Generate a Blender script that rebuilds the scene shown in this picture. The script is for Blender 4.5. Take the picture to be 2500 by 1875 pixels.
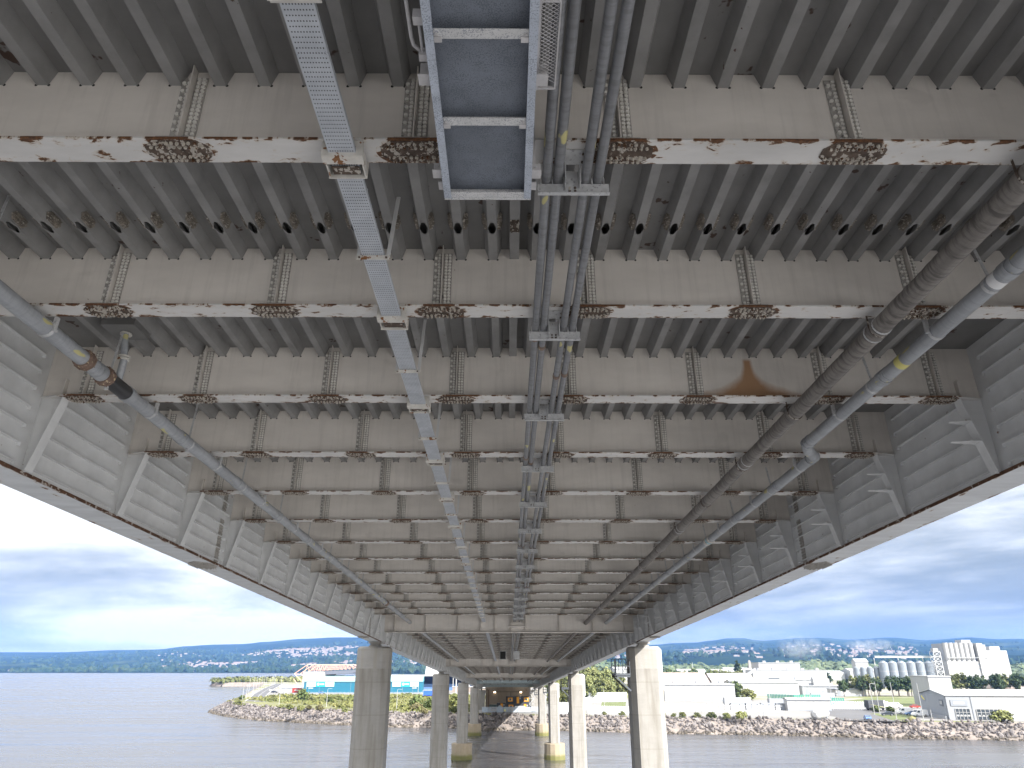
import bpy, bmesh, math, random
from mathutils import Vector, Matrix, Euler
R = math.radians
rnd = random.Random(7)
sc = bpy.context.scene
for o in list(bpy.data.objects):
    bpy.data.objects.remove(o, do_unlink=True)
col = sc.collection
H = 20.3                                             # camera height above the water

# ------------------------------------------------------------------ camera
cam = bpy.data.cameras.new("camera")
cam.sensor_width = 36.0
cam.lens = 25.06
cam.clip_start = 0.1
cam.clip_end = 40000
camo = bpy.data.objects.new("camera", cam)
col.objects.link(camo)
camo.location = (0, 0, H)
camo.rotation_euler = (R(90 + 21.7), 0, 0)
sc.camera = camo

# ------------------------------------------------------------------ sky and sun
SUN_AZ = math.atan2(0.70, -0.714)                     # clockwise from +Y
SUN_EL = R(32)
W = bpy.data.worlds.new("World")
sc.world = W
W.use_nodes = True
wn, wl = W.node_tree.nodes, W.node_tree.links
wn.clear()


def nd(tree, kind, **kw):
    n = tree.nodes.new(kind)
    for k, v in kw.items():
        setattr(n, k, v)
    return n


def math_n(tree, op, a, b=None, clamp=False):
    n = tree.nodes.new("ShaderNodeMath")
    n.operation = op
    n.use_clamp = clamp
    for i, v in enumerate((a, b)):
        if v is None:
            continue
        if isinstance(v, (int, float)):
            n.inputs[i].default_value = v
        else:
            tree.links.new(v, n.inputs[i])
    return n.outputs[0]


def ramp_n(tree, fac, stops, interp="LINEAR"):
    n = tree.nodes.new("ShaderNodeValToRGB")
    n.color_ramp.interpolation = interp
    el = n.color_ramp.elements
    while len(el) < len(stops):
        el.new(0.5)
    for e, (p, c) in zip(el, stops):
        e.position = p
        e.color = (c, c, c, 1) if isinstance(c, (int, float)) else (*c, 1)
    tree.links.new(fac, n.inputs[0])
    return n.outputs[0]


def mix_n(tree, fac, a, b, blend="MIX"):
    n = tree.nodes.new("ShaderNodeMix")
    n.data_type = "RGBA"
    n.blend_type = blend
    for s, v in ((n.inputs[0], fac), (n.inputs[6], a), (n.inputs[7], b)):
        if isinstance(v, (int, float)):
            s.default_value = v
        elif isinstance(v, tuple):
            s.default_value = (*v, 1)
        else:
            tree.links.new(v, s)
    return n.outputs[2]


def noise_n(tree, vec, scale, detail=4, rough=0.55, w=None, dist=0.0):
    n = tree.nodes.new("ShaderNodeTexNoise")
    n.inputs["Scale"].default_value = scale
    n.inputs["Detail"].default_value = detail
    n.inputs["Roughness"].default_value = rough
    n.inputs["Distortion"].default_value = dist
    if w is not None:
        n.noise_dimensions = "4D"
        if isinstance(w, (int, float)):
            n.inputs["W"].default_value = w
        else:
            tree.links.new(w, n.inputs["W"])
    if vec is not None:
        tree.links.new(vec, n.inputs["Vector"])
    return n.outputs[0]


def mapping_n(tree, vec, scale=(1, 1, 1), loc=(0, 0, 0)):
    n = tree.nodes.new("ShaderNodeMapping")
    n.inputs["Scale"].default_value = scale
    n.inputs["Location"].default_value = loc
    tree.links.new(vec, n.inputs["Vector"])
    return n.outputs[0]


wt = W.node_tree
sky = nd(wt, "ShaderNodeTexSky", sky_type="NISHITA", sun_disc=False)
sky.sun_elevation = SUN_EL
sky.sun_rotation = SUN_AZ
sky.air_density = 1.0
sky.dust_density = 1.6
tc = nd(wt, "ShaderNodeTexCoord")
sep = nd(wt, "ShaderNodeSeparateXYZ")
wl.new(tc.outputs["Generated"], sep.inputs[0])
zc = math_n(wt, "MAXIMUM", sep.outputs[2], 0.0)
# long stratocumulus bands: the same layer of cloud all round the sky
bandv = mapping_n(wt, tc.outputs["Generated"], (1.9, 1.9, 10), (3.1, 1.7, 0.35))
nb = noise_n(wt, bandv, 1.0, 8, 0.56, dist=0.25)
nb2 = noise_n(wt, mapping_n(wt, tc.outputs["Generated"], (6, 6, 24), (1, 5, 2)), 1.0, 6, 0.6, dist=0.3)
nmix = math_n(wt, "ADD", math_n(wt, "MULTIPLY", nb, 0.72), math_n(wt, "MULTIPLY", nb2, 0.28))
# thicker, paler cloud overhead than low down
lift = ramp_n(wt, zc, [(0.0, 0.07), (0.03, 0.045), (0.07, 0.0), (0.12, 0.03), (0.17, 0.10), (0.26, 0.17), (1.0, 0.17)])
cl = math_n(wt, "ADD", math_n(wt, "ADD", nmix, lift), math_n(wt, "MULTIPLY", sep.outputs[0], -0.085))
cloud = ramp_n(wt, cl, [(0.40, (0.80, 0.92, 1.02)), (0.47, (1.04, 1.16, 1.25)), (0.55, (1.8, 1.92, 2.0)), (0.64, (3.2, 3.22, 3.24))])
cover = ramp_n(wt, cl, [(0.30, 0.95), (0.52, 0.99)])
grad = ramp_n(wt, zc, [(0.0, 1.0), (0.25, 1.1), (0.6, 1.4), (1.0, 1.6)])
# cloud lit through from the sun's side is brighter than cloud opposite it
sdot = nd(wt, "ShaderNodeVectorMath", operation="DOT_PRODUCT")
wl.new(tc.outputs["Generated"], sdot.inputs[0])
sdot.inputs[1].default_value = (math.sin(SUN_AZ) * math.cos(SUN_EL), math.cos(SUN_AZ) * math.cos(SUN_EL), math.sin(SUN_EL))
grad = math_n(wt, "MULTIPLY", grad, math_n(wt, "ADD", 1.0, math_n(wt, "MULTIPLY", math_n(wt, "POWER", math_n(wt, "MAXIMUM", sdot.outputs["Value"], 0.0), 1.7), 1.5)))
cloud = mix_n(wt, 1.0, cloud, grad, "MULTIPLY")
skyc = mix_n(wt, cover, sky.outputs[0], cloud)
bg = nd(wt, "ShaderNodeBackground")
bg.inputs["Strength"].default_value = 0.1
wl.new(skyc, bg.inputs["Color"])
wo = nd(wt, "ShaderNodeOutputWorld")
wl.new(bg.outputs[0], wo.inputs[0])

sun = bpy.data.lights.new("sun", "SUN")
sun.energy = 3.4
sun.angle = R(0.6)
sun.color = (1.0, 0.965, 0.915)
suno = bpy.data.objects.new("sun", sun)
col.objects.link(suno)
sd = Vector((math.sin(SUN_AZ) * math.cos(SUN_EL), math.cos(SUN_AZ) * math.cos(SUN_EL), math.sin(SUN_EL)))
suno.rotation_euler = sd.to_track_quat("Z", "Y").to_euler()
suno.location = (60, -60, 120)

sc.view_settings.view_transform = "Standard"
sc.view_settings.look = "None"
sc.view_settings.gamma = 1
sc.view_settings.exposure = 1.95
sc.view_settings.use_curve_mapping = False
sc.render.engine = "CYCLES"
cy = sc.cycles
cy.use_denoising = True
cy.max_bounces = 7
cy.diffuse_bounces = 6
cy.glossy_bounces = 3
cy.transmission_bounces = 3
cy.volume_bounces = 0
cy.transparent_max_bounces = 6
cy.caustics_reflective = True
cy.caustics_refractive = False
cy.sample_clamp_indirect = 20.0


# ------------------------------------------------------------------ mesh helpers
class MB:
    def __init__(self):
        self.v, self.f, self.s = [], [], []

    def face(self, idx, smooth=False):
        self.f.append(tuple(idx))
        self.s.append(smooth)

    def poly(self, pts, smooth=False):
        n = len(self.v)
        self.v += [tuple(p) for p in pts]
        self.face(range(n, n + len(pts)), smooth)

    def box(self, x0, x1, y0, y1, z0, z1):
        n = len(self.v)
        self.v += [(x0, y0, z0), (x1, y0, z0), (x1, y1, z0), (x0, y1, z0),
                   (x0, y0, z1), (x1, y0, z1), (x1, y1, z1), (x0, y1, z1)]
        for q in ((3, 2, 1, 0), (4, 5, 6, 7), (0, 1, 5, 4), (1, 2, 6, 5), (2, 3, 7, 6), (3, 0, 4, 7)):
            self.face([n + i for i in q])
        return self

    def obox(self, c, ax, ay, az, hx, hy, hz):
        n = len(self.v)
        c, ax, ay, az = Vector(c), Vector(ax), Vector(ay), Vector(az)
        for dz in (-1, 1):
            for dx, dy in ((-1, -1), (1, -1), (1, 1), (-1, 1)):
                self.v.append(tuple(c + ax * hx * dx + ay * hy * dy + az * hz * dz))
        for q in ((3, 2, 1, 0), (4, 5, 6, 7), (0, 1, 5, 4), (1, 2, 6, 5), (2, 3, 7, 6), (3, 0, 4, 7)):
            self.face([n + i for i in q])
        return self

    def bar(self, p0, p1, w, h, up=(0, 0, 1)):
        p0, p1 = Vector(p0), Vector(p1)
        a = (p1 - p0)
        L = a.length
        a.normalize()
        u = Vector(up)
        if abs(a.dot(u)) > 0.98:
            u = Vector((1, 0, 0))
        s = a.cross(u).normalized()
        u = s.cross(a).normalized()
        return self.obox((p0 + p1) / 2, a, s, u, L / 2, w / 2, h / 2)

    def prism(self, pts, d):
        """pts: planar loop of 3-D points, extruded by vector d"""
        n = len(self.v)
        k = len(pts)
        d = Vector(d)
        self.v += [tuple(p) for p in pts] + [tuple(Vector(p) + d) for p in pts]
        self.face([n + i for i in reversed(range(k))])
        self.face([n + k + i for i in range(k)])
        for i in range(k):
            j = (i + 1) % k
            self.face([n + i, n + j, n + k + j, n + k + i])
        return self

    def tube(self, path, r, n=12, caps=True, rad=None):
        """round tube along a list of points"""
        path = [Vector(p) for p in path]
        m = len(path)
        base = len(self.v)
        ref = None
        for i, p in enumerate(path):
            if i == 0:
                t = path[1] - p
            elif i == m - 1:
                t = p - path[i - 1]
            else:
                t = (path[i + 1] - p).normalized() + (p - path[i - 1]).normalized()
            t.normalize()
            if ref is None:
                ref = Vector((0, 0, 1)) if abs(t.z) < 0.9 else Vector((1, 0, 0))
            s = t.cross(ref).normalized()
            u = s.cross(t).normalized()
            ref = u
            rr = rad[i] if rad else r
            for k in range(n):
                a = 2 * math.pi * k / n
                self.v.append(tuple(p + (s * math.cos(a) + u * math.sin(a)) * rr))
        for i in range(m - 1):
            for k in range(n):
                k2 = (k + 1) % n
                self.face([base + i * n + k, base + i * n + k2, base + (i + 1) * n + k2, base + (i + 1) * n + k], True)
        if caps:
            for i, rev in ((0, True), (m - 1, False)):
                b = len(self.v)
                self.v += self.v[base + i * n: base + (i + 1) * n]
                q = [b + k for k in range(n)]
                self.face(q[::-1] if rev else q)
        return self

    def lathe(self, prof, n=16, c=(0, 0, 0), smooth=True):
        """prof: list of (r, z)"""
        base = len(self.v)
        for r, z in prof:
            for k in range(n):
                a = 2 * math.pi * (k + 0.5) / n
                self.v.append((c[0] + r * math.cos(a), c[1] + r * math.sin(a), c[2] + z))
        for i in range(len(prof) - 1):
            for k in range(n):
                k2 = (k + 1) % n
                self.face([base + i * n + k, base + i * n + k2, base + (i + 1) * n + k2, base + (i + 1) * n + k], smooth)
        self.face([base + k for k in reversed(range(n))])
        b = base + (len(prof) - 1) * n
        self.face([b + k for k in range(n)])
        return self

    def hexbolt(self, c, d, r=0.021, h=0.018, stud=0.0):
        """hexagon head standing along direction d"""
        d = Vector(d).normalized()
        ref = Vector((1, 0, 0)) if abs(d.x) < 0.9 else Vector((0, 1, 0))
        s = d.cross(ref).normalized()
        u = s.cross(d)
        a0 = rnd.random() * 1.0
        c = Vector(c)
        n = len(self.v)
        for z in (0, h):
            for k in range(6):
                a = a0 + k * math.pi / 3
                self.v.append(tuple(c + (s * math.cos(a) + u * math.sin(a)) * r + d * z))
        for k in range(6):
            k2 = (k + 1) % 6
            self.face([n + k, n + k2, n + 6 + k2, n + 6 + k])
        self.face([n + 6 + k for k in range(6)])
        if stud:
            n = len(self.v)
            for z in (h, h + stud):
                for k in range(5):
                    a = a0 + k * math.pi * 2 / 5
                    self.v.append(tuple(c + (s * math.cos(a) + u * math.sin(a)) * r * 0.55 + d * z))
            for k in range(5):
                k2 = (k + 1) % 5
                self.face([n + k, n + k2, n + 5 + k2, n + 5 + k])
            self.face([n + 5 + k for k in range(5)])
        return self

    def mesh(self, name, m):
        me = bpy.data.meshes.new(name)
        me.from_pydata(self.v, [], self.f)
        me.polygons.foreach_set("use_smooth", self.s)
        for mm in (m if isinstance(m, (list, tuple)) else [m]):
            me.materials.append(mm)
        me.validate()
        bm = bmesh.new()
        bm.from_mesh(me)
        bmesh.ops.recalc_face_normals(bm, faces=bm.faces)
        bm.to_mesh(me)
        bm.free()
        return me


def link(name, data, parent=None, loc=(0, 0, 0), rot=(0, 0, 0), **props):
    o = bpy.data.objects.new(name, data)
    o.location = loc
    o.rotation_euler = rot
    if parent is not None:
        o.parent = parent
    col.objects.link(o)
    for k, v in props.items():
        if v is not None:
            o[k] = v
    return o


def part(name, mb, m, parent, loc=(0, 0, 0), rot=(0, 0, 0), **props):
    me = mb.mesh(name, m) if isinstance(mb, MB) else mb
    return link(name, me, parent, loc, rot, **props)


def thing(name, label, cat, loc=(0, 0, 0), rot=(0, 0, 0), group=None):
    o = link(name, None, None, loc, rot, label=label, category=cat, group=group)
    o.empty_display_size = 0.2
    return o


def solid(name, mb, m, label, cat, loc=(0, 0, 0), rot=(0, 0, 0), group=None):
    me = mb.mesh(name, m) if isinstance(mb, MB) else mb
    return link(name, me, None, loc, rot, label=label, category=cat, group=group)


def structure(name, mb, m, loc=(0, 0, 0), kind="structure", **props):
    me = mb.mesh(name, m) if isinstance(mb, MB) else mb
    return link(name, me, None, loc, kind=kind, **props)


# ------------------------------------------------------------------ materials
def new_mat(name):
    m = bpy.data.materials.new(name)
    m.use_nodes = True
    t = m.node_tree
    b = t.nodes["Principled BSDF"]
    return m, t, b


def paint(name, c, rough=0.6, var=0.12, scale=1.5, metal=0.0, spots=None, streak=None, coord="Object", spec=0.4, bump=0.0, bscale=60):
    """flat colour with mottling, optional small spots and vertical streaks"""
    m, t, b = new_mat(name)
    tcn = nd(t, "ShaderNodeTexCoord")
    inf = nd(t, "ShaderNodeObjectInfo")
    w = math_n(t, "MULTIPLY", inf.outputs["Random"], 37.0)
    n1 = noise_n(t, tcn.outputs[coord], scale, 6, 0.62, w)
    dark = tuple(x * (1 - var) for x in c)
    lite = tuple(min(1, x * (1 + var)) for x in c)
    colr = ramp_n(t, n1, [(0.32, dark), (0.68, lite)])
    if streak:
        s = noise_n(t, mapping_n(t, tcn.outputs[coord], streak[1]), 1.0, 4, 0.6, w)
        colr = mix_n(t, ramp_n(t, s, [(0.52, 0.0), (0.72, streak[2])]), colr, streak[0])
    if spots:
        s = noise_n(t, tcn.outputs[coord], spots[1], 3, 0.6, w)
        colr = mix_n(t, ramp_n(t, s, [(spots[2], 0.0), (spots[2] + 0.02, 1.0)]), colr, spots[0])
    t.links.new(colr, b.inputs["Base Color"])
    b.inputs["Roughness"].default_value = rough
    b.inputs["Metallic"].default_value = metal
    b.inputs["Specular IOR Level"].default_value = spec
    if bump:
        bn = nd(t, "ShaderNodeBump")
        bn.inputs["Strength"].default_value = bump
        bn.inputs["Distance"].default_value = 0.02
        t.links.new(noise_n(t, tcn.outputs[coord], bscale, 4, 0.6), bn.inputs["Height"])
        t.links.new(bn.outputs[0], b.inputs["Normal"])
    return m


RUST_D, RUST_L = (0.045, 0.022, 0.012), (0.15, 0.065, 0.025)
STEEL = (0.65, 0.612, 0.567)


def rust_colour(t, vec, w=None):
    n = noise_n(t, vec, 26, 5, 0.7, w)
    return ramp_n(t, n, [(0.35, RUST_D), (0.6, RUST_L), (0.75, (0.24, 0.13, 0.06))])


def flange_mat(name, base, clusters, halfw, edge_amt=1.0, lat=1):
    """pale painted flange: rust creeping from its edges and round the bolt groups"""
    m, t, b = new_mat(name)
    tcn = nd(t, "ShaderNodeTexCoord")
    inf = nd(t, "ShaderNodeObjectInfo")
    w = math_n(t, "MULTIPLY", inf.outputs["Random"], 91.0)
    s = nd(t, "ShaderNodeSeparateXYZ")
    t.links.new(tcn.outputs["Object"], s.inputs[0])
    ax = math_n(t, "ABSOLUTE", s.outputs[0])
    n1 = noise_n(t, mapping_n(t, tcn.outputs["Object"], (0.6, 2, 1)), 1.5, 6, 0.6, w)
    colr = ramp_n(t, n1, [(0.3, tuple(x * 0.86 for x in base)), (0.7, tuple(x * 1.1 for x in base))])
    # distance from the flange edges
    ed = math_n(t, "SUBTRACT", halfw, math_n(t, "ABSOLUTE", s.outputs[lat]))
    ef = ramp_n(t, ed, [(0.0, 0.155), (0.03, 0.11), (0.10, 0.04), (0.25, 0.012)])
    nr = noise_n(t, mapping_n(t, tcn.outputs["Object"], (4.2, 8.5, 1) if lat == 1 else (4.5, 1.3, 1)), 1.0, 6, 0.62, w, 0.4)
    mask = math_n(t, "ADD", nr, math_n(t, "MULTIPLY", ef, edge_amt))
    if clusters:
        dmin = None
        for c in clusters:
            d = math_n(t, "ABSOLUTE", math_n(t, "SUBTRACT", ax, c))
            dmin = d if dmin is None else math_n(t, "MINIMUM", dmin, d)
        ell = math_n(t, "SQRT", math_n(t, "ADD", math_n(t, "POWER", math_n(t, "MULTIPLY", dmin, 1 / 0.47), 2.0), math_n(t, "POWER", math_n(t, "MULTIPLY", s.outputs[1], 1 / 0.27), 2.0)))
        cf = ramp_n(t, ell, [(0.0, 0.20), (0.75, 0.155), (1.05, 0.085), (1.5, 0.0)])
        mask = math_n(t, "ADD", mask, cf)
    rm = ramp_n(t, mask, [(0.655, 0.0), (0.685, 1.0)])
    halo = ramp_n(t, mask, [(0.60, 0.0), (0.69, 0.55)])
    colr = mix_n(t, halo, colr, (0.45, 0.33, 0.19))
    colr = mix_n(t, rm, colr, rust_colour(t, tcn.outputs["Object"], w))
    t.links.new(colr, b.inputs["Base Color"])
    b.inputs["Roughness"].default_value = 0.7
    bn = nd(t, "ShaderNodeBump")
    bn.inputs["Strength"].default_value = 0.5
    bn.inputs["Distance"].default_value = 0.006
    t.links.new(rm, bn.inputs["Height"])
    t.links.new(bn.outputs[0], b.inputs["Normal"])
    return m


def web_mat(name, base, stain=False, spots=0.735):
    m, t, b = new_mat(name)
    tcn = nd(t, "ShaderNodeTexCoord")
    inf = nd(t, "ShaderNodeObjectInfo")
    w = math_n(t, "MULTIPLY", inf.outputs["Random"], 53.0)
    vec = tcn.outputs["Object"]
    n1 = noise_n(t, mapping_n(t, vec, (0.5, 1, 1.4)), 1.0, 5, 0.6, w)
    colr = ramp_n(t, n1, [(0.3, tuple(x * 0.86 for x in base)), (0.7, tuple(x * 1.07 for x in base))])
    st = noise_n(t, mapping_n(t, vec, (7, 1, 0.45)), 1.0, 6, 0.68, w)
    colr = mix_n(t, ramp_n(t, st, [(0.50, 0.0), (0.74, 0.5)]), colr, tuple(x * 0.7 for x in base))
    damp = noise_n(t, mapping_n(t, vec, (1.1, 1, 1.6)), 1.0, 3, 0.5, w)
    colr = mix_n(t, ramp_n(t, damp, [(0.66, 0.0), (0.70, 0.22)]), colr, tuple(x * 0.62 for x in base))
    sp = noise_n(t, vec, 5.5, 3, 0.6, w)
    colr = mix_n(t, ramp_n(t, sp, [(spots, 0.0), (spots + 0.02, 1.0)]), colr, RUST_L)
    if stain:
        s = nd(t, "ShaderNodeSeparateXYZ")
        t.links.new(vec, s.inputs[0])
        dx = math_n(t, "ABSOLUTE", math_n(t, "SUBTRACT", s.outputs[0], 5.45))
        up = math_n(t, "SUBTRACT", 1.05, s.outputs[2])
        wid = math_n(t, "ADD", 0.10, math_n(t, "MULTIPLY", math_n(t, "POWER", math_n(t, "MAXIMUM", up, 0.0), 3.2), 1.3))
        nn = math_n(t, "MULTIPLY", noise_n(t, vec, 3.0, 4, 0.6), 0.7)
        k = math_n(t, "SUBTRACT", math_n(t, "ADD", 1.0, nn), math_n(t, "DIVIDE", dx, wid))
        k = ramp_n(t, k, [(0.05, 0.0), (0.85, 0.85)])
        top = ramp_n(t, up, [(0.0, 0.0), (0.08, 1.0)])
        k = math_n(t, "MULTIPLY", k, top)
        colr = mix_n(t, k, colr, (0.33, 0.16, 0.055))
    t.links.new(colr, b.inputs["Base Color"])
    b.inputs["Roughness"].default_value = 0.55
    b.inputs["Specular IOR Level"].default_value = 0.35
    return m


CL = (1.29, 4.2, 7.13, 9.70)
M_web = web_mat("girder_grey_paint", STEEL)
M_webstain = web_mat("girder_grey_paint_rust_run", STEEL, True)
M_flange = flange_mat("flange_paint_rusting", (0.57, 0.56, 0.545), CL, 0.21)
M_edge = flange_mat("girder_flange_paint", (0.58, 0.60, 0.62), None, 0.44, 0.75, 0)
M_deck = paint("deck_soffit_paint", (0.17, 0.168, 0.164), 0.6, 0.2, 0.9, spots=((0.055, 0.033, 0.025), 2.4, 0.635))
M_trough = paint("trough_paint", (0.235, 0.232, 0.228), 0.6, 0.22, 1.3, streak=((0.24, 0.24, 0.24), (6, 0.35, 6), 0.6), spots=((0.07, 0.04, 0.03), 7.0, 0.70))
M_girder = web_mat("main_girder_paint", (0.60, 0.605, 0.605), spots=0.715)
M_plate = paint("splice_plate_flaking_paint", (0.34, 0.325, 0.30), 0.65, 0.12, 3, spots=((0.17, 0.16, 0.15), 19, 0.60))
M_boltw = paint("painted_bolt", (0.66, 0.64, 0.60), 0.6, 0.15, 8)
M_rustplate = paint("rusty_splice_plate", (0.085, 0.062, 0.048), 0.8, 0.55, 8, spots=((0.40, 0.37, 0.33), 11, 0.545))
M_nut = paint("rusted_nut", (0.52, 0.48, 0.42), 0.4, 0.5, 17, metal=0.2, spots=((0.10, 0.05, 0.025), 17, 0.53))
M_edgerust = paint("rusting_flange_lip", (0.10, 0.05, 0.028), 0.85, 0.5, 5, spots=((0.42, 0.38, 0.34), 6.0, 0.57), bump=0.5)
M_splice = paint("trough_splice_grey_brown", (0.22, 0.195, 0.165), 0.6, 0.45, 9, metal=0.2, spots=((0.46, 0.43, 0.39), 24, 0.58))
M_rust = paint("bare_rust", (0.13, 0.06, 0.03), 0.9, 0.5, 9, bump=0.6)
M_galv = paint("galvanised_steel", (0.50, 0.505, 0.51), 0.5, 0.18, 7, metal=0.25, spots=((0.33, 0.33, 0.34), 22, 0.6))
M_galvrust = paint("galvanised_with_rust", (0.56, 0.54, 0.50), 0.6, 0.15, 4, spots=((0.22, 0.10, 0.04), 9, 0.60))
M_dark = paint("near_black", (0.02, 0.02, 0.02), 0.9, 0.1)  # near-black; also stands in for the shade inside holes and open bays


def tube_mat(name, base, mark=None, ring=0.0, dark=(0.2, 0.2, 0.2), rough=0.5, markt=0.70):
    m, t, b = new_mat(name)
    tcn = nd(t, "ShaderNodeTexCoord")
    inf = nd(t, "ShaderNodeObjectInfo")
    w = math_n(t, "MULTIPLY", inf.outputs["Random"], 53.0)
    vec = tcn.outputs["Object"]
    n1 = noise_n(t, mapping_n(t, vec, (5, 0.6, 5)), 1.0, 6, 0.62, w)
    colr = ramp_n(t, n1, [(0.3, tuple(x * 0.72 for x in base)), (0.7, tuple(x * 1.2 for x in base))])
    if ring:
        r_ = noise_n(t, mapping_n(t, vec, (2.2, 14, 2.2)), 1.0, 4, 0.65, w)
        colr = mix_n(t, ramp_n(t, r_, [(0.45, 0.0), (0.62, ring)]), colr, dark)
    if mark:
        n2 = noise_n(t, mapping_n(t, vec, (4.5, 1.7, 4.5)), 1.0, 2, 0.4, math_n(t, "ADD", w, 3.3))
        colr = mix_n(t, ramp_n(t, n2, [(markt, 0.0), (markt + 0.02, 0.85)]), colr, mark)
    t.links.new(colr, b.inputs["Base Color"])
    b.inputs["Roughness"].default_value = rough
    b.inputs["Specular IOR Level"].default_value = 0.5
    return m


YEL = (0.52, 0.47, 0.19)
M_conduit = tube_mat("worn_conduit", (0.20, 0.205, 0.215), YEL, 0.55, (0.11, 0.11, 0.115), 0.42, 0.665)
M_pipe = tube_mat("grey_drain_pipe", (0.33, 0.345, 0.365), YEL, 0.35, (0.2, 0.205, 0.215), 0.45, 0.665)
M_pipedark = tube_mat("brown_wrapped_pipe", (0.205, 0.188, 0.172), (0.40, 0.36, 0.2), 0.85, (0.07, 0.062, 0.058), 0.6, 0.76)
M_black = paint("black_rubber_sleeve", (0.03, 0.03, 0.032), 0.4, 0.2)
M_rustband = paint("rusted_coupling", (0.19, 0.13, 0.10), 0.6, 0.35, 12, spots=((0.55, 0.45, 0.3), 14, 0.62))

# perforated tray: rows of slots in pale sheet, the dark of each hole put into the colour
M_tray, t, b = new_mat("perforated_tray_sheet")
tcn = nd(t, "ShaderNodeTexCoord")
s = nd(t, "ShaderNodeSeparateXYZ")
t.links.new(tcn.outputs["Object"], s.inputs[0])
fx = math_n(t, "FRACT", math_n(t, "MULTIPLY", s.outputs[0], 1 / 0.030))
fy = math_n(t, "FRACT", math_n(t, "MULTIPLY", s.outputs[1], 1 / 0.062))
mx = math_n(t, "LESS_THAN", math_n(t, "ABSOLUTE", math_n(t, "SUBTRACT", fx, 0.5)), 0.24)
my = math_n(t, "LESS_THAN", math_n(t, "ABSOLUTE", math_n(t, "SUBTRACT", fy, 0.5)), 0.13)
inx = math_n(t, "LESS_THAN", math_n(t, "ABSOLUTE", s.outputs[0]), 0.148)
slot = math_n(t, "MULTIPLY", math_n(t, "MULTIPLY", mx, my), inx)
n1 = noise_n(t, tcn.outputs["Object"], 3, 5, 0.6)
cb = ramp_n(t, n1, [(0.3, (0.37, 0.395, 0.43)), (0.7, (0.48, 0.505, 0.545))])
t.links.new(mix_n(t, slot, cb, (0.05, 0.05, 0.055)), b.inputs["Base Color"])
b.inputs["Roughness"].default_value = 0.5

# speckled blue-white galvanising of the inspection walkway
def speckle(name, a, c2, thr=0.55, fine=180.0):
    m, t, b = new_mat(name)
    tcn = nd(t, "ShaderNodeTexCoord")
    vec = tcn.outputs["Object"]
    n0 = noise_n(t, vec, 2.2, 5, 0.6)
    base = ramp_n(t, n0, [(0.3, tuple(x * 0.85 for x in a)), (0.7, tuple(x * 1.12 for x in a))])
    n1 = noise_n(t, vec, fine, 3, 0.7)
    n2 = noise_n(t, vec, 5, 4, 0.6)
    k = math_n(t, "ADD", n1, math_n(t, "MULTIPLY", math_n(t, "SUBTRACT", n2, 0.5), 0.35))
    base = mix_n(t, ramp_n(t, k, [(thr, 0.0), (thr + 0.05, 1.0)]), base, c2)
    t.links.new(base, b.inputs["Base Color"])
    b.inputs["Roughness"].default_value = 0.6
    return m


M_walk = speckle("speckled_walkway_panel", (0.165, 0.185, 0.22), (0.10, 0.115, 0.14), 0.52, 75)
M_walkrim = speckle("speckled_walkway_channel", (0.42, 0.46, 0.53), (0.24, 0.265, 0.31), 0.53, 62)
M_walkrib = speckle("speckled_walkway_rib", (0.55, 0.55, 0.55), (0.25, 0.26, 0.29), 0.54, 70)
M_walkgrey = paint("walkway_bracket_grey", (0.46, 0.45, 0.455), 0.6, 0.15, 6)


def concrete(name, base, dirt, band=0.0, streak=0.65, algae=None):
    m, t, b = new_mat(name)
    tcn = nd(t, "ShaderNodeTexCoord")
    inf = nd(t, "ShaderNodeObjectInfo")
    w = math_n(t, "MULTIPLY", inf.outputs["Random"], 71.0)
    vec = tcn.outputs["Object"]
    n1 = noise_n(t, vec, 0.9, 6, 0.62, w)
    colr = ramp_n(t, n1, [(0.3, tuple(x * 0.88 for x in base)), (0.7, tuple(x * 1.08 for x in base))])
    st = noise_n(t, mapping_n(t, vec, (2.4, 2.4, 0.16)), 1.0, 4, 0.6, w)
    colr = mix_n(t, ramp_n(t, st, [(0.46, 0.0), (0.68, streak)]), colr, dirt)
    fine = noise_n(t, mapping_n(t, vec, (1.2, 1.2, 9)), 1.0, 3, 0.6, w)
    colr = mix_n(t, ramp_n(t, fine, [(0.5, 0.0), (0.72, 0.28)]), colr, tuple(x * 0.74 for x in base))
    sj = nd(t, "ShaderNodeSeparateXYZ")
    t.links.new(vec, sj.inputs[0])
    jz = math_n(t, "FRACT", math_n(t, "MULTIPLY", sj.outputs[2], 1 / 2.4))
    jl = math_n(t, "LESS_THAN", jz, 0.022)
    colr = mix_n(t, math_n(t, "MULTIPLY", jl, 0.45), colr, dirt)
    if algae:
        s = nd(t, "ShaderNodeSeparateXYZ")
        t.links.new(vec, s.inputs[0])
        hh = math_n(t, "ADD", s.outputs[2], math_n(t, "MULTIPLY", n1, 0.5))
        colr = mix_n(t, ramp_n(t, math_n(t, "MULTIPLY", hh, 0.25), [(0.25, 0.9), (0.40, 0.15), (0.6, 0.0)]), colr, algae)
    t.links.new(colr, b.inputs["Base Color"])
    b.inputs["Roughness"].default_value = 0.85
    bn = nd(t, "ShaderNodeBump")
    bn.inputs["Strength"].default_value = 0.25
    bn.inputs["Distance"].default_value = 0.03
    t.links.new(noise_n(t, vec, 7, 5, 0.65), bn.inputs["Height"])
    t.links.new(bn.outputs[0], b.inputs["Normal"])
    return m


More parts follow.
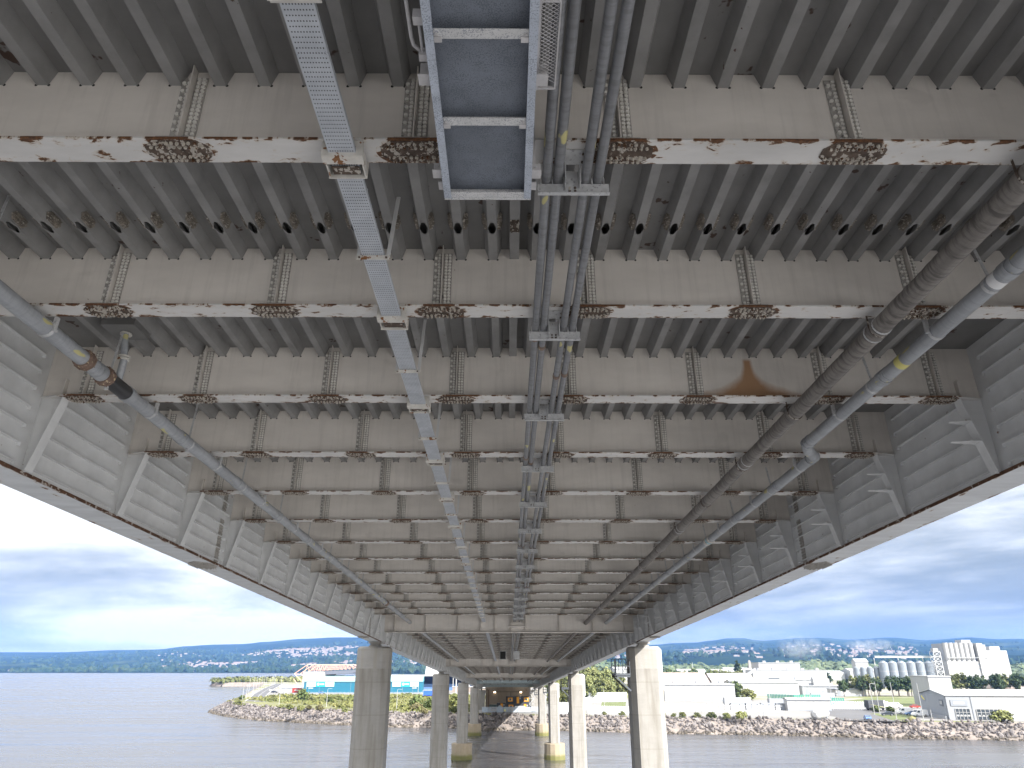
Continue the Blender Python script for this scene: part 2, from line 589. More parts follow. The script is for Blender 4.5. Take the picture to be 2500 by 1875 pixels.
M_conc = concrete("pier_concrete", (0.275, 0.262, 0.24), (0.155, 0.138, 0.11))
M_conchead = concrete("pier_head_concrete", (0.30, 0.288, 0.268), (0.27, 0.245, 0.20), streak=0.65)
M_foot = concrete("footing_concrete", (0.30, 0.25, 0.18), (0.26, 0.20, 0.12), algae=(0.12, 0.12, 0.03))
M_abut = concrete("abutment_concrete", (0.44, 0.36, 0.28), (0.30, 0.235, 0.17))

# ------------------------------------------------------------------ the bridge frame: 4 per cent down grade, a hair of yaw
BLOC = Vector((0.10, 0, H + 6.27))
BROT = Euler((-math.atan(0.04), 0, 0.0053), "XYZ")
BM = Matrix.Translation(BLOC) @ BROT.to_matrix().to_4x4()


def L(x, y, z):
    return BM @ Vector((x, y, z))


S0, S = 7.2, 4.0
PIER_K = (14, 30, 46, 62, 78)
KMIN, KMAX = -2, 78
yk = lambda k: S0 + S * k
GX = 10.68                                           # girder web planes
ZD = 1.31                                            # deck soffit above the floor-beam soffit
ZG = -1.77                                           # girder soffit

bridge = thing("road_bridge", "grey steel road bridge seen from below, ribbed deck between two deep girders", "bridge", BLOC, BROT)

# deck plate: strips between welded seams
for i, (a, c) in enumerate(((-11.9, -9.0), (-9.0, -6.1), (-6.1, -3.15), (-3.15, -0.85), (-0.85, 2.1), (2.1, 5.05), (5.05, 8.0), (8.0, 11.9))):
    m = MB().box(a + 0.004, c - 0.004, -40, yk(KMAX) + 1, ZD, ZD + 0.02)
    part("deck_plate", m, M_deck, bridge)
part("road_surfacing", MB().box(-11.9, 11.9, -40, yk(KMAX) + 1, ZD + 0.022, ZD + 0.12), paint("asphalt", (0.05, 0.05, 0.05), 0.9), bridge)
for sx in (-1, 1):
    part("parapet", MB().box(sx * 11.9 - 0.05, sx * 11.9 + 0.05, -40, yk(KMAX) + 1, ZD + 0.122, ZD + 1.3), M_galv, bridge)

# trough stiffeners under the deck, each spliced with a hand hole
YS = 10.25


def trough_mesh():
    mb = MB()
    tw, bw, d, th = 0.15, 0.075, 0.235, 0.008
    z0, z1 = ZD - d, ZD
    y0, y1 = -8.0, yk(KMAX)
    hy0, hy1, hw = YS - 0.16, YS + 0.16, 0.040
    # sides
    for sx in (-1, 1):
        mb.poly([(sx * tw, y0, z1), (sx * tw, y1, z1), (sx * bw, y1, z0), (sx * bw, y0, z0)])
        mb.poly([(sx * (tw - th), y0, z1), (sx * (tw - th), y1, z1), (sx * (bw - th), y1, z0 + th), (sx * (bw - th), y0, z0 + th)])
    # soffit with an oblong hole near the splice
    n = 6
    hole = []
    for i in range(n + 1):
        a = math.pi * i / n
        hole.append((hw * math.cos(a), hy1 - hw + hw * math.sin(a)))
    for i in range(n + 1):
        a = math.pi + math.pi * i / n
        hole.append((hw * math.cos(a), hy0 + hw + hw * math.sin(a)))
    mb.poly([(-bw, y0, z0), (bw, y0, z0), (bw, hy0, z0), (-bw, hy0, z0)])
    mb.poly([(-bw, hy1, z0), (bw, hy1, z0), (bw, y1, z0), (-bw, y1, z0)])
    up = [(bw, (hy0 + hy1) / 2)] + hole[:n + 1] + [(-bw, (hy0 + hy1) / 2), (-bw, hy1), (bw, hy1)]
    dn = [(-bw, (hy0 + hy1) / 2)] + hole[n + 1:] + [(bw, (hy0 + hy1) / 2), (bw, hy0), (-bw, hy0)]
    for loop in (up, dn):
        mb.poly([(x, y, z0) for x, y in loop])
    k = len(hole)
    for i in range(k):
        a, c = hole[i], hole[(i + 1) % k]
        mb.poly([(a[0], a[1], z0), (c[0], c[1], z0), (c[0], c[1], z0 + 0.012), (a[0], a[1], z0 + 0.012)])
    return mb


def splice_side_mesh(sx):
    mb = MB()
    tw, bw, d = 0.15, 0.075, 0.235
    sl = Vector((sx * (bw - tw), 0, -d)).normalized()      # down the side
    nrm = Vector((sx * d, 0, bw - tw)).normalized()
    nrm = Vector((sx * abs(nrm.x), 0, -abs(nrm.z)))
    c = Vector((sx * (tw + bw) / 2, YS - 0.06, ZD - d / 2 - 0.005))
    ay = Vector((0, 1, 0))
    pts = []
    for a, b_ in ((-0.20, 0.0), (-0.13, -0.085), (0.13, -0.085), (0.20, 0.0), (0.13, 0.085), (-0.13, 0.085)):
        pts.append(c + ay * a + sl * b_ + nrm * 0.002)
    mb.prism(pts, nrm * 0.012)
    for i in range(6):
        for j in range(3):
            a = -0.125 + i * 0.05
            mb.hexbolt(c + ay * a + sl * (-0.055 + j * 0.055) + nrm * 0.013, nrm, 0.019, 0.02, 0.016)
    return mb


tm = trough_mesh().mesh("trough_stiffener", M_trough)
sm = {sx: splice_side_mesh(sx).mesh("splice_plate", M_splice) for sx in (-1, 1)}
for side in (-1, 1):
    for k in range(16):
        x = side * (0.385 + 0.58 * k)
        o = link("trough_stiffener", tm, bridge, (x, 0, 0))
        link("splice_plate", sm[1], o)
        link("splice_plate", sm[-1], o)
o = part("centre_stiffener", MB().box(-0.012, 0.012, -8, yk(KMAX), ZD - 0.2, ZD).box(-0.085, 0.085, -8, yk(KMAX), ZD - 0.215, ZD - 0.2), M_trough, bridge)
mb = MB().box(-0.08, 0.08, YS - 0.22, YS + 0.10, ZD - 0.23, ZD - 0.217)
for i in range(6):
    for j in (-1, 1):
        mb.hexbolt((j * 0.05, YS - 0.19 + i * 0.052, ZD - 0.23), (0, 0, -1), 0.02, 0.02, 0.015)
part("splice_plate", mb, M_rustplate, o)

# --- floor beams
FW, FT = 0.21, 0.03
web_me = MB().box(-GX + 0.012, GX - 0.012, -0.008, 0.008, FT, ZD - 0.002).mesh("floor_beam", M_web)
web_me_st = web_me.copy()
web_me_st.materials.clear()
web_me_st.materials.append(M_webstain)
fm = MB()
fm.prism([(-GX + 0.02, -0.06, 0), (-GX + 0.62, -FW, 0), (GX - 0.62, -FW, 0), (GX - 0.02, -0.06, 0),
          (GX - 0.02, 0.06, 0), (GX - 0.62, FW, 0), (-GX + 0.62, FW, 0), (-GX + 0.02, 0.06, 0)], (0, 0, FT))
flange_me = fm.mesh("bottom_flange", M_flange)
# splice pieces, origin on the beam centre line
wpl = MB()
wpl.box(-0.165, -0.010, -0.022, -0.0095, 0.06, 1.20)
wpl.box(0.010, 0.165, -0.022, -0.0095, 0.06, 1.20)
wplate_me = wpl.mesh("web_splice_plate", M_plate)
wst_me = MB().box(-0.007, 0.007, -0.135, -0.0095, FT + 0.002, ZD - 0.004).mesh("web_stiffener", M_web)
wb = MB()
for i in range(17):
    z = 0.10 + i * 0.066
    for x in (-0.125, -0.062, 0.062, 0.125):
        if x == -0.125 and i % 2 == 0:
            continue
        wb.hexbolt((x + rnd.uniform(-.003, .003), -0.022, z), (0, -1, 0), 0.0265, 0.026, 0.0)
wbolt_me = wb.mesh("web_bolts", M_boltw)
fp = MB()
fp.prism([(-0.40, -0.07, -0.014), (-0.27, -0.185, -0.014), (0.27, -0.185, -0.014), (0.40, -0.07, -0.014),
          (0.40, 0.07, -0.014), (0.27, 0.185, -0.014), (-0.27, 0.185, -0.014), (-0.40, 0.07, -0.014)], (0, 0, 0.0125))
fplate_me = fp.mesh("flange_splice_plate", M_rustplate)
fb = MB()
for y in (-0.15, -0.085, 0.085, 0.15):
    for i in range(10):
        x = -0.315 + i * 0.07
        if abs(y) > 0.12 and (i == 0 or i == 9):
            continue
        fb.hexbolt((x + rnd.uniform(-.006, .006), y + rnd.uniform(-.005, .005), -0.014), (0, 0, -1), 0.0225, 0.024, rnd.uniform(0.004, 0.022))
fbolt_me = fb.mesh("flange_bolts", M_nut)
pack_me = MB().box(-0.22, 0.22, -FW + 0.005, -0.03, FT + 0.001, FT + 0.016).mesh("packing_plate", M_plate)
cope = MB()  # flat dark discs on the web, painting in the shade of cope holes
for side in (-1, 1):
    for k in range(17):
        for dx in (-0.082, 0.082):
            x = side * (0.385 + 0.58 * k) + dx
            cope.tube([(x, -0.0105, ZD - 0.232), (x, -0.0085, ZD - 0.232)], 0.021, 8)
cope_me = cope.mesh("cope_hole_discs", M_dark)
stub_me = {}
for sx in (-1, 1):
    pts = [(sx * 10.15, -0.01, FT + 0.002), (sx * 10.17, -0.01, FT + 0.002), (sx * 10.17, -0.01, 0.45), (sx * 10.15, -0.01, 0.45)]
    stub_me[sx] = MB().prism(pts, (0, -0.13, 0)).mesh("web_stub", M_web)
far_b = MB()
for sx in (-1, 1):
    for c in CL:
        far_b.box(sx * c - 0.16, sx * c + 0.16, -0.03, -0.0095, 0.06, 1.2)
        far_b.box(sx * c - 0.38, sx * c + 0.38, -0.18, 0.18, -0.05, -0.002)
far_me = far_b.mesh("splice_plates", M_plate)

for k in range(KMIN, KMAX):
    if k in PIER_K:
        continue
    y = yk(k)
    o = link("floor_beam", web_me_st if k == 2 else web_me, bridge, (0, y, 0))
    if k == 2:
        o["label"] = "floor beam with an orange rust run on its web"
    link("bottom_flange", flange_me, o)
    if 0 <= k < 14:
        link("cope_hole_discs", cope_me, o, kind="stuff")
        for sx in (-1, 1):
            link("web_stub", stub_me[sx], o)
            for c in CL:
                x = sx * c
                link("web_splice_plate", wplate_me, o, (x, 0, 0))
                link("web_stiffener", wst_me, o, (x, 0, 0))
                link("web_bolts", wbolt_me, o, (x, 0, 0), kind="stuff")
                link("flange_splice_plate", fplate_me, o, (x, 0, 0))
                link("flange_bolts", fbolt_me, o, (x, 0, 0), kind="stuff")
                link("packing_plate", pack_me, o, (x, 0, 0))
    elif k >= 14:
        link("splice_plates", far_me, o, kind="stuff")

# --- deep diaphragms over the piers
M_blue = paint("repainted_blue_grey", (0.42, 0.50, 0.53), 0.5, 0.1, 1)
for n, k in enumerate(PIER_K[:-1] + (77,)):
    y = yk(k)
    mm = M_blue if n >= 3 else M_web
    zb = -1.02
    o = part("diaphragm", MB().box(-GX + 0.012, GX - 0.012, -0.01, 0.01, zb + 0.03, ZD - 0.002), mm, bridge, (0, y, 0))
    part("bottom_flange", MB().box(-GX + 0.3, GX - 0.3, -0.25, 0.25, zb, zb + 0.028), mm, o)
    for x in (-9.6, -7.0, -4.3, -2.4, -1.2, 0.15, 1.35, 4.2, 7.0, 9.6):
        part("web_stiffener", MB().prism([(x - 0.01, -0.012, zb + 0.032), (x - 0.01, -0.24, zb + 0.032), (x - 0.01, -0.14, ZD - 0.3), (x - 0.01, -0.012, ZD - 0.3)], (0.02, 0, 0)), mm, o)
    part("duct_sill", MB().box(-0.1, 1.5, -0.16, -0.012, -0.62, -0.5).box(0.0, 1.4, -0.10, -0.012, -0.38, -0.28), mm, o)

# --- main girders
gl = yk(KMAX) + 1
tsm = {}
for sx in (-1, 1):
    mb = MB()
    # web of the T stiffener, tapering towards the bottom
    xw = sx * (GX - 0.010)
    top, bot = sx * (GX - 0.56), sx * (GX - 0.17)
    mb.prism([(xw, -0.008, ZG + 0.045), (bot, -0.008, ZG + 0.045), (top, -0.008, -0.002), (xw, -0.008, -0.002)], (0, 0.016, 0))
    # its face plate
    mb.prism([(bot, -0.13, ZG + 0.06), (bot + sx * 0.018, -0.13, ZG + 0.06), (top + sx * 0.018, -0.13, -0.003), (top, -0.13, -0.003)], (0, 0.26, 0))
    tsm[sx] = mb.mesh("transverse_stiffener", M_girder)
ls_me = {}
for sx in (-1, 1):
    mb = MB()
    pts = [(sx * (GX - 0.010), 0.10, 0), (sx * (GX - 0.095), 0.16, 0), (sx * (GX - 0.095), S - 0.36, 0), (sx * (GX - 0.010), S - 0.28, 0)]
    mb.prism(pts, (0, 0, 0.018))
    # turned-down lip end left by the weld run-off
    mb.box(min(sx * (GX - 0.095), sx * (GX - 0.01)), max(sx * (GX - 0.095), sx * (GX - 0.01)), S - 0.38, S - 0.36, -0.07, 0.0)
    ls_me[sx] = mb.mesh("longitudinal_stiffener", M_girder)
gus = []
for dz, ln in ((-0.55, 0.45), (-1.02, 0.62)):
    mb = MB()
    t_ = (dz - 0) / (ZG - 0)
    xf = (GX - 0.56) + t_ * 0.39
    mb.prism([(xf - 0.002, -0.13, 0), (xf - 0.002, 0.13, 0), (xf - ln, 0.02, 0), (xf - ln, -0.06, 0)], (0, 0, 0.016))
    gus.append((dz, mb.mesh("gusset_plate", M_girder)))
ZL = (-1.60, -1.18, -0.76, -0.34, 0.12, 0.52, 0.92)
for sx in (-1, 1):
    g = part("main_girder", MB().box(sx * GX - 0.010, sx * GX + 0.010, -40, gl, ZG + 0.045, ZD - 0.002), M_girder, bridge,
             label="main girder along the left edge" if sx < 0 else "main girder along the right edge, with gusset plates")
    f0 = MB()
    xi, xo = sx * (GX - 0.06), sx * (GX + 0.89)
    a, c = min(xi, xo), max(xi, xo)
    cx = (a + c) / 2
    f0.box(a - cx, c - cx, -40, gl, ZG, ZG + 0.043)
    fl = part("bottom_flange", f0, M_edge, g, (cx, 0, 0))
    part("rusted_edge", MB().box(xi - 0.004 if sx > 0 else xi - 0.016, xi + 0.016 if sx > 0 else xi + 0.004, -40, yk(14), ZG - 0.006, ZG + 0.07), M_edgerust, g)
    far_l = MB()
    for k in range(-1, KMAX):
        y = yk(k)
        if k not in PIER_K:
            link("transverse_stiffener", tsm[sx], g, (0, y, 0))
            if sx > 0 and 1 <= k < 18:
                for dz, me in gus:
                    link("gusset_plate", me, g, (0, y, dz))
        for z in ZL:
            if k < 18:
                link("longitudinal_stiffener", ls_me[sx], g, (0, y, z))
            else:
                xa, xb = sorted((sx * (GX - 0.095), sx * (GX - 0.01)))
                far_l.box(xa, xb, y + 0.12, y + S - 0.4, z, z + 0.018)
    part("longitudinal_stiffeners", far_l, M_girder, g, kind="stuff")
    # bolted splices in the web and flange
    for ys in (26.4, 57.6):
        mb = MB()
        for x0, x1, z0, z1 in ((-0.16, 0.16, ZG + 0.09, -0.12), (-0.16, 0.16, 0.15, ZD - 0.12)):
            mb.box(sx * (GX - 0.024) - 0.006, sx * (GX - 0.024) + 0.006, ys + x0, ys + x1, z0, z1)
        for i in range(26):
            for j in (-0.12, -0.05, 0.05, 0.12):
                z = ZG + 0.13 + i * 0.11
                if -0.15 < z < 0.17:
                    continue
                mb.hexbolt((sx * (GX - 0.03), ys + j, z), (-sx, 0, 0), 0.026, 0.03)
        part("web_splice_plate", mb, M_plate, g)
        mb = MB()
        mb.prism([(cx - 0.40, ys - 0.35, ZG - 0.022), (cx, ys - 0.75, ZG - 0.022), (cx + 0.40, ys - 0.35, ZG - 0.022), (cx + 0.40, ys + 0.35, ZG - 0.022), (cx, ys + 0.75, ZG - 0.022), (cx - 0.40, ys + 0.35, ZG - 0.022)], (0, 0, 0.02))
        for i in range(12):
            for j in range(6):
                x, yy = -0.33 + j * 0.132, -0.62 + i * 0.113
                if abs(yy) > 0.72 - abs(x) * 0.9:
                    continue
                mb.hexbolt((cx + x, ys + yy, ZG - 0.022), (0, 0, -1), 0.03, 0.035, 0.03)
        part("flange_splice_plate", mb, M_plate, g)
    # pier-head stiffening
    for k in PIER_K[:-1]:
        y = yk(k)
        mb = MB()
        for dy in (-0.9, -0.45, 0.45, 0.9):
            xa, xb = sorted((sx * (GX - 0.30), sx * (GX - 0.012)))
            mb.box(xa, xb, y + dy - 0.012, y + dy + 0.012, ZG + 0.046, ZD - 0.3)
        part("bearing_stiffener", mb, M_girder, g)

# ------------------------------------------------------------------ piers
def pier(n, sx, label):
    y = yk(PIER_K[n])
    p = L(sx * 11.1, y, ZG)
    top = p.z - 0.36
    t = thing("bridge_pier", label, "bridge pier", (p.x, p.y, 0), (0, 0, 0), "concrete piers under the bridge")
    w, d, ch = 1.31, 1.25, 0.42
    hz = top - 1.68
    z0 = 3.5

    def octo(w, d, ch, z):
        return [(-w, -d + ch, z), (-w + ch, -d, z), (w - ch, -d, z), (w, -d + ch, z), (w, d - ch, z), (w - ch, d, z), (-w + ch, d, z), (-w, d - ch, z)]
    part("shaft", MB().prism(octo(w, d, ch, z0), (0, 0, hz - z0)), M_conc, t)
    mb = MB()
    a, c2, e = octo(w - 0.012, d - 0.012, ch, hz + 0.001), octo(w - 0.012, d - 0.012, ch, top - 0.16), octo(w - 0.16, d - 0.16, ch, top)
    nb_ = len(mb.v)
    mb.v += a + c2 + e
    for r_ in range(2):
        for i in range(8):
            j = (i + 1) % 8
            mb.face([nb_ + r_ * 8 + i, nb_ + r_ * 8 + j, nb_ + r_ * 8 + 8 + j, nb_ + r_ * 8 + 8 + i])
    mb.face([nb_ + 16 + i for i in range(8)])
    mb.face([nb_ + i for i in reversed(range(8))])
    part("pier_head", mb, M_conchead, t)
    part("bearing", MB().box(-0.45, 0.45, -0.45, 0.45, top + 0.001, top + 0.12).box(-0.36, 0.36, -0.36, 0.36, top + 0.12, top + 0.24).box(-0.5, 0.5, -0.5, 0.5, top + 0.24, top + 0.352), M_plate, t)
    part("footing", MB().lathe([(2.55, -3.0), (2.55, 1.15), (2.47, 1.18), (2.47, z0 - 0.12), (2.35, z0)], 14, smooth=False), M_foot, t)
    if sx > 0:
        q = part("access_platform", MB().box(-w - 1.25, -w - 0.005, -1.1, 1.1, top - 2.20, top - 2.05), M_platf, t)
        rl = MB()
        for x in (-w - 1.23, -w - 0.62, -w - 0.03):
            for yy in (-1.08, 1.08):
                rl.tube([(x, yy, top - 2.05), (x, yy, top - 0.95)], 0.03, 6)
        for z in (top - 0.95, top - 1.5):
            rl.tube([(-w - 0.02, -1.08, z), (-w - 1.23, -1.08, z), (-w - 1.23, 1.08, z), (-w - 0.02, 1.08, z)], 0.03, 6)
        rl.tube([(-w - 0.62, -1.08, top - 2.05), (-w - 0.10, -1.08, top - 0.95)], 0.025, 6)
        rl.box(-w - 1.27, -w - 1.13, -1.12, -1.06, top - 2.1, top - 0.93)
        part("railing", rl, M_platf, q)
        for yy in (-1.0, 1.0):
            part("brace", MB().bar((-w - 1.2, yy, top - 2.26), (-w - 0.01, yy, top - 3.35), 0.09, 0.12), M_platf, q)
            part("bearer", MB().bar((-w - 1.24, yy, top - 2.27), (-w - 0.01, yy, top - 2.27), 0.09, 0.12), M_platf, q)
        part("downpipe", MB().tube([(w + 0.08, -0.3, top - 3.0), (w + 0.08, -0.3, top - 0.2)], 0.07, 8).box(w + 0.002, w + 0.16, -0.42, -0.18, top - 3.3, top - 2.9), M_galv, t)
    return t


M_platf = paint("dark_platform_steel", (0.09, 0.10, 0.115), 0.55, 0.2, 3)
ORD = ("nearest", "second nearest", "third nearest", "farthest")
for n in range(4):
    pier(n, -1, "%s concrete pier of the left row, in the shade of the deck" % ORD[n])
    pier(n, 1, "%s concrete pier of the right row, sunlit, with a steel platform" % ORD[n])

# ------------------------------------------------------------------ services hung under the deck
NTH = ("nearest", "second", "third", "fourth", "fifth", "sixth", "seventh", "eighth", "ninth", "tenth", "eleventh", "twelfth", "thirteenth", "fourteenth")
YEND = yk(14) - 0.05
# four conduits
CX = (0.385, 0.53, 0.885, 1.045)
names = ("outermost on the left", "second from the left", "third from the left", "rightmost")
for i, x in enumerate(CX):
    t = thing("conduit_pipe", "long grey conduit under the deck, %s of the four beside the walkway" % names[i], "conduit", L(x, 0, -0.13), BROT, "four conduits along the deck")
    r = 0.064
    jy = (19 + i * 0.4, 13.6 - (i % 2) * 0.12 if i > 1 else 11.9 + 0.35 * (i % 2), 31.0 + i * 0.2, 43.2)
    part("pipe", MB().tube([(0, y, 0.004 * math.sin(y * 1.3 + i)) for y in [1 + 1.2 * j for j in range(52)] + [YEND]], r, 16), M_conduit, t)
    for y in jy:
        part("coupling", MB().tube([(0, y - 0.05, 0), (0, y + 0.05, 0)], r + 0.010, 16).tube([(0, y + 0.06, 0), (0, y + 0.075, 0)], r + 0.006, 16), M_rustband, t)
    part("far_pipe", MB().tube([(0, yk(14) + 0.3, 0), (0, yk(62), 0)], r, 8), M_conduit, t)
# their brackets
ch = MB()
ch.box(0.27, 1.18, -0.01, 0.0, -0.375, -0.20)
ch.box(0.27, 1.18, -0.07, -0.0105, -0.385, -0.3755)
ch.box(0.27, 1.18, 0.0005, 0.09, -0.2095, -0.20)
ch_me = ch.mesh("channel", M_galv)
hg = MB()
hg.box(0.61, 0.625, -0.17, -0.011, -0.29, -0.004)
hg.box(0.795, 0.81, -0.17, -0.011, -0.29, -0.004)
hg.box(0.626, 0.794, -0.022, -0.011, -0.35, -0.004)
hg.box(0.56, 0.86, -0.42, -0.16, -0.019, -0.004)
hg_me = hg.mesh("hanger", M_galv)
hb = MB()
for x in (0.675, 0.745):
    for z in (-0.28, -0.33):
        hb.hexbolt((x, -0.0225, z), (0, -1, 0), 0.017, 0.015, 0.012)
for x in (0.59, 0.83):
    for y in (-0.36, -0.22):
        hb.hexbolt((x, y, -0.0195), (0, 0, -1), 0.018, 0.018, 0.02)
hb_me = hb.mesh("bolts", M_rustplate)
ub_mes = []
for x in CX:
    ub = MB()
    pts = [(x + 0.074 * math.cos(a), -0.02, -0.13 + 0.074 * math.sin(a)) for a in [math.pi * j / 8 for j in range(9)]]
    pts = [(x + 0.074, -0.02, -0.215)] + pts + [(x - 0.074, -0.02, -0.215)]
    ub.tube(pts, 0.008, 6)
    ub_mes.append(ub.mesh("pipe_strap", M_galv))
for k in range(14):
    t = thing("conduit_bracket", "pale steel channel bracket holding the four conduits at the %s floor beam" % NTH[k], "pipe bracket", L(0, yk(k) + 0.37, 0), BROT, "conduit brackets at each floor beam")
    link("channel", ch_me, t)
    link("hanger", hg_me, t)
    link("bolts", hb_me, t, kind="stuff")
    for ub_me in ub_mes:
        link("pipe_strap", ub_me, t)

# perforated cable tray
TX = -2.12
tr = thing("cable_tray", "long pale perforated cable tray running under the floor beams", "cable tray", L(TX, 0, -0.20), BROT)
for j in range(21):
    y0 = 2.6 + j * 2.95
    y1 = min(y0 + 2.945, YEND - 0.1)
    mb = MB()
    mb.box(-0.165, 0.165, y0, y1, 0, 0.003)
    mb.box(-0.165, -0.162, y0, y1, 0.003, 0.06)
    mb.box(0.162, 0.165, y0, y1, 0.003, 0.06)
    part("tray_length", mb, M_tray, tr)
    if j:
        mb = MB().box(-0.155, 0.155, y0 - 0.085, y0 + 0.085, -0.004, -0.0005)
        for x in (-0.14, 0.14):
            for dy in (-0.06, 0.06, -0.02, 0.02):
                mb.hexbolt((x, y0 + dy, -0.004), (0, 0, -1), 0.009, 0.008)
        part("joint_plate", mb, M_tray, tr)
part("cable", MB().tube([(-0.06, 2.7, 0.03), (-0.06, YEND - 0.2, 0.03)], 0.022, 6), M_black, tr)
part("cable", MB().tube([(0.05, 2.7, 0.03), (0.05, YEND - 0.2, 0.03)], 0.026, 6), M_black, tr)
bk = MB()
bk.box(-0.25, 0.25, -0.20, -0.185, -0.05, 0.19)
bk.box(-0.25, 0.25, -0.1845, -0.06, -0.06, -0.05)
bk.box(-0.24, 0.24, 0.19, 0.205, -0.06, 0.19)
bk.box(-0.23, -0.215, -0.1845, 0.19, -0.0495, 0.15)
bk.box(0.215, 0.23, -0.1845, 0.19, -0.0495, 0.15)
bk_me = bk.mesh("cleat", M_galvrust)
bb = MB().box(-0.17, 0.17, 0.02, 0.16, -0.03, -0.018).box(-0.17, 0.17, -0.05, -0.02, -0.03, -0.018)
bb_me = bb.mesh("rusted_shoe", M_rustplate)
hk = MB()
hk.box(-0.245, 0.245, -0.03, -0.018, -0.075, -0.005)
hk.box(-0.245, 0.245, -0.0175, 0.05, -0.014, -0.005)
hk_me = hk.mesh("cross_angle", M_galvrust)
rod = MB()
rod.bar((0.22, 0.0, -0.005), (0.26, 0.25, ZD - 0.02), 0.06, 0.012, (0, 1, 0))
rod.bar((-0.22, 0.0, -0.005), (-0.22, 0.05, ZD - 0.02), 0.05, 0.012, (0, 1, 0))
rod_me = rod.mesh("hanger_strap", M_girder)
rb = MB()
for x in (-0.2, 0.2):
    rb.hexbolt((x, -0.0305, -0.045), (0, -1, 0), 0.017, 0.015, 0.012)
rb_me = rb.mesh("bolt", M_rustplate)
for k in range(14):
    t = thing("tray_cleat", "rust-stained box cleat carrying the cable tray at the %s floor beam" % NTH[k], "tray cleat", L(TX, yk(k), -0.20), BROT, "cleats of the cable tray")
    link("cleat", bk_me, t)
    link("rusted_shoe", bb_me, t)
for k in range(-1, 13):
    t = thing("tray_hanger", "small angle hanger under the cable tray in the %s bay between floor beams" % NTH[k + 1], "tray hanger", L(TX, yk(k) + (2.0 if k >= 0 else 1.72), -0.20), BROT, "hangers of the cable tray")
    link("cross_angle", hk_me, t)
    link("hanger_strap", rod_me, t)
    link("bolts", rb_me, t, kind="stuff")
for n in range(3):
    solid("cable_tray", MB().box(-0.165, 0.165, yk(PIER_K[n]) + 0.3, yk(PIER_K[n + 1]) - 0.3, 0, 0.06), M_tray,
          "pale cable tray under the %s span beyond the nearest piers" % ("first", "second", "third")[n], "cable tray", L(TX, 0, -0.20), BROT)

# drain pipes
def ringset(mb, y, r, x=0, z=0, w=0.05, n=16):
    mb.tube([(x, y - w, z), (x, y + w, z)], r, n)


def hanger_ring(t, y, r, mat_, up, dx):
    mb = MB()
    mb.tube([(0, y - 0.035, 0), (0, y + 0.035, 0)], r + 0.012, 18)
    mb.box(dx * (r + 0.005) - 0.03, dx * (r + 0.005) + 0.03, y - 0.035, y + 0.035, -0.02, up)
    mb.box(dx * (r + 0.005) - 0.05, dx * (r + 0.005) + 0.05, y - 0.035, y + 0.035, -0.06, -0.02)
    return part("pipe_clamp", mb, mat_, t)


def sling(t, y, r, up, mat_):
    mb = MB()
    mb.tube([(0, y - 0.03, 0), (0, y + 0.03, 0)], r + 0.010, 18)
    mb.bar((0.0, y, r), (0.05, y + 0.05, up), 0.045, 0.012, (0, 1, 0))
    mb.box(-0.03, 0.03, y - 0.03, y + 0.03, -r - 0.08, -r - 0.005)
    return part("pipe_sling", mb, mat_, t)


# left pipe
t = thing("drain_pipe", "grey drain pipe slung along the left side of the deck with rusted couplings", "pipe", L(-8.33, 0, -0.21), BROT)
r = 0.150
part("pipe", MB().tube([(0, y, 0) for y in [2 + 1.5 * j for j in range(41)] + [YEND]], r, 24), M_pipe, t)
for k in range(14):
    hanger_ring(t, yk(k) + 0.27, r, M_galv, 0.22, 1)
    mb = MB()
    if k > 0:
        ringset(mb, yk(k) - 1.9, r + 0.018, w=0.09)
        ringset(mb, yk(k) - 2.1, r + 0.012, w=0.03)
        part("pipe_collar", mb, M_pipe, t)
        sling(t, yk(k) - 1.55, r, ZD + 0.2, M_galv)
for y in (12.75, 13.5):
    mb = MB()
    ringset(mb, y, r + 0.028, w=0.06)
    ringset(mb, y - 0.075, r + 0.042, w=0.018)
    ringset(mb, y + 0.075, r + 0.042, w=0.018)
    for a in range(8):
        an = a * math.pi / 4 + 0.2
        c = Vector(((r + 0.045) * math.cos(an), y, (r + 0.045) * math.sin(an)))
        mb.tube([c + Vector((0, -0.1, 0)), c + Vector((0, 0.1, 0))], 0.011, 6)
    part("bolted_coupling", mb, M_rustband, t)
part("rubber_sleeve", MB().tube([(0, 13.62, 0), (0, 14.35, 0)], r + 0.012, 24), M_black, t)
mb = MB().tube([(0, 14.36, 0), (0, 14.55, 0)], r + 0.025, 24)
part("pipe_collar", mb, M_pipe, t)
ringset(mb := MB(), 50.2, r + 0.04, w=0.25)
part("bolted_coupling", mb, M_rustband, t)
# down branch from a gully in the deck
up = MB()
up.tube([(0.02, 13.95, 0.10), (0.10, 13.85, 0.30), (0.13, 13.80, 0.52)], 0.075, 14)
up.tube([(0.13, 13.80, 0.52), (0.05, 13.75, 1.12)], 0.07, 14)
part("branch_pipe", up, M_pipe, t)
up = MB()
for z in (0.50, 0.56, 1.10):
    up.tube([(0.13 if z < 1 else 0.05, 13.79, z), (0.13 if z < 1 else 0.05, 13.79, z + 0.03)], 0.12, 14)
part("branch_flange", up, M_galvrust, t)
part("gully_box", MB().box(-0.30, 0.40, 13.4, 14.1, 1.14, ZD + 0.2), M_deck, t)

